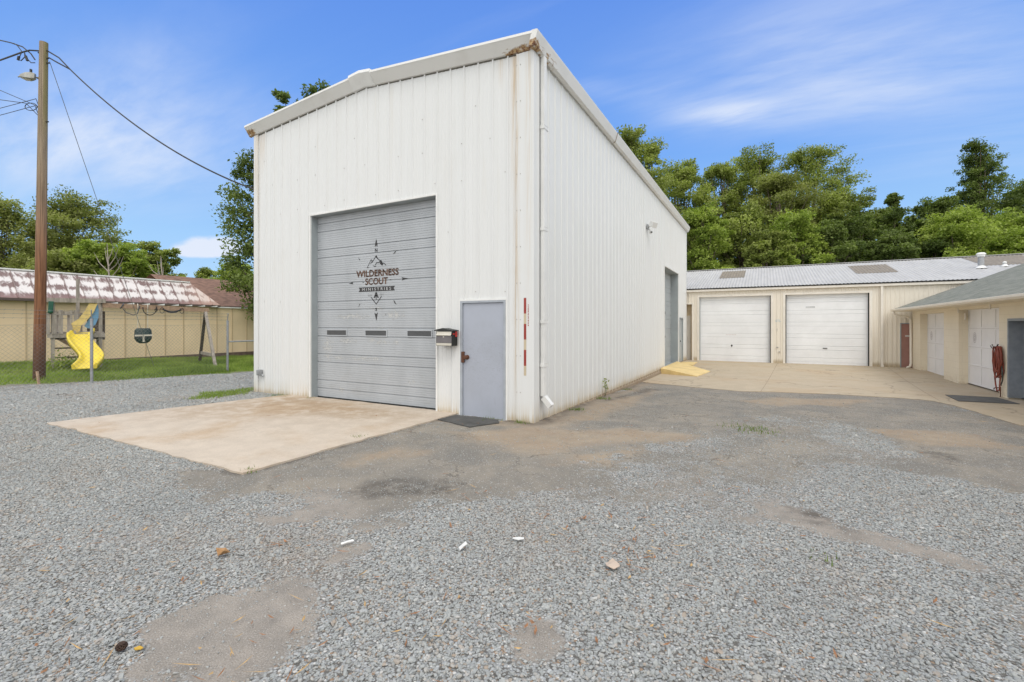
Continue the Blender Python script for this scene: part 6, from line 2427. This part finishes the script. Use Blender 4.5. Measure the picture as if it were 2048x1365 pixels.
def scrap(name, c, pts, h, mat, label, cat, group=None, curl=.01):
    m_ = MB()
    n_ = len(pts)
    top = [(c[0] + a, c[1] + b, c[2] + h + curl * math.sin(a * 60 + b * 40)) for a, b in pts]
    bot = [(x, y, z - .004) for x, y, z in top]
    m_.add(top + bot, [tuple(range(n_)), tuple(range(2 * n_ - 1, n_ - 1, -1))] + [(i, i + n_, (i + 1) % n_ + n_, (i + 1) % n_) for i in range(n_)])
    return tag(m_.build(name, mat, None, tuple(c)), label, cat, group)


PG = 'scraps of white paper on the gravel'
def rect(L_, w, ang):
    ca, sa = math.cos(ang), math.sin(ang)
    return [(a * ca - b * sa, a * sa + b * ca) for a, b in ((-L_, -w), (0, -w * 1.15), (L_, -w * .8), (L_ * .92, w), (-.1 * L_, w * 1.1), (-L_, w * .9))]


scrap('paper_scrap', ground_px(695, 1092), rect(.046, .009, YAW + .55), .03, M_PAPER, 'narrow white paper strip left of the other scraps on the gravel', 'paper scrap', PG)
scrap('paper_scrap', ground_px(926, 1101), rect(.027, .022, YAW + .3), .035, M_PAPER, 'square folded white paper scrap on the gravel in front of the door', 'paper scrap', PG, .02)
scrap('paper_scrap', ground_px(1037, 1085), rect(.044, .016, YAW - .15), .032, M_PAPER, 'torn white paper scrap furthest right on the gravel', 'paper scrap', PG, .015)
scrap('fallen_leaf', ground_px(1226, 1139), [(-.03, -.05), (.02, -.045), (.05, -.01), (.035, .03), (.005, .03), (-.02, .06), (-.045, .03), (-.05, -.01)], .035, M_LEAFP, 'single pale pinkish dry leaf lying on the gravel', 'leaf', None, .012)
scrap('fallen_leaf', ground_px(276, 1303), [(-.03, -.006), (.0, -.012), (.04, -.003), (.035, .008), (-.01, .012)], .02, M_YLEAF, 'small yellow leaf beside the pine cone', 'leaf')
scrap('fallen_leaf', ground_px(446, 1115), [(-.05, -.02), (.0, -.035), (.05, -.02), (.045, .025), (.0, .015), (-.035, .04)], .05, simple('curled_brown_leaf', (.36, .20, .085), .8, var=.3, scale=25), 'curled brown leaf on the gravel left of the paper strip', 'leaf', None, .025)
c = ground_px(243, 1305)
m_ = MB()
CS = .5
for k in range(6):
    zz_ = .012 + k * .011; rr_ = .034 * math.sin(math.pi * (k + 1.2) / 7.2) + .006
    for j in range(9):
        t = 2 * math.pi * (j + .5 * (k % 2)) / 9
        p = c + CS * np.array((rr_ * math.cos(t), rr_ * math.sin(t), zz_ + .02))
        ax = np.array((math.cos(t), math.sin(t), .4)); ax /= np.linalg.norm(ax)
        sd = np.array((-math.sin(t), math.cos(t), 0)); m_.obox(p, ax, sd, np.cross(ax, sd), .012 * CS, .009 * CS, .003)
m_.lathe([(a_ * CS, b_ * CS + .012) for a_, b_ in ((.0, .0), (.028, .012), (.034, .035), (.02, .065), (0, .078))], tuple(c), 10)
tag(m_.build('pine_cone', M_CONE, None, tuple(c)), 'small dark pine cone on the bare patch of gravel', 'pine cone')


def litter():
    r = np.random.default_rng(31)
    v, f, mi = [], [], []
    spots = [(1110, 1045, .5, 26), (1260, 1120, .35, 24), (1300, 1110, .4, 16), (560, 1085, .35, 14), (180, 1080, .4, 12), (470, 1320, .3, 16), (100, 1310, .5, 12), (800, 1200, .6, 14), (1420, 985, .5, 12), (960, 1000, .4, 10),
             (1240, 1050, .5, 14), (1500, 1280, .6, 10), (1040, 1260, .25, 10), (900, 1260, .5, 12), (1700, 1200, .8, 12), (250, 1180, .5, 14), (600, 1310, .4, 10), (1350, 1330, .4, 8)]
    pts = []
    for px, py, s_, k in spots:
        c_ = ground_px(px, py)
        for _ in range(k):
            pts.append(c_[:2] + r.normal(0, s_ * .45, 2))
    for _ in range(170):
        d = 2.0 + 6.5 * math.sqrt(r.random()); u = r.uniform(-1.1, 1.1)
        pts.append(RT * u * d + FW * d)
    for x, y in pts:
        if sdist(APRON, x, y) > 0 and r.random() < .8: continue
        if y > 6.9 and x < -3.3: continue
        z = float(gz(x, y)) + r.uniform(.018, .03)
        th = r.uniform(0, 6.28); a, b = np.array((math.cos(th), math.sin(th), r.normal(0, .15))), np.array((-math.sin(th), math.cos(th), r.normal(0, .15)))
        thin = r.random() < .45
        L_, w = (r.uniform(.03, .08), r.uniform(.002, .005)) if thin else (r.uniform(.014, .034), r.uniform(.004, .010))
        c_ = np.array((x, y, z)); o = len(v)
        for q in (c_ - a * L_, c_ + b * w - a * L_ * .2, c_ + a * L_ + np.array((0, 0, .006)), c_ - b * w + a * L_ * .2):
            v.append(tuple(q))
        f.append([o, o + 1, o + 2, o + 3]); mi.append(0 if r.random() < .7 else 1)
    m_ = MB(); m_.v, m_.f, m_.mi = v, f, mi
    o = m_.build('leaf_litter', [M_LEAFB, simple('straw_litter', (.44, .29, .13), .8, var=.3, scale=30)])
    tag(o, 'brown leaf bits and pine needles strewn over the gravel', None, None, 'stuff')


litter()
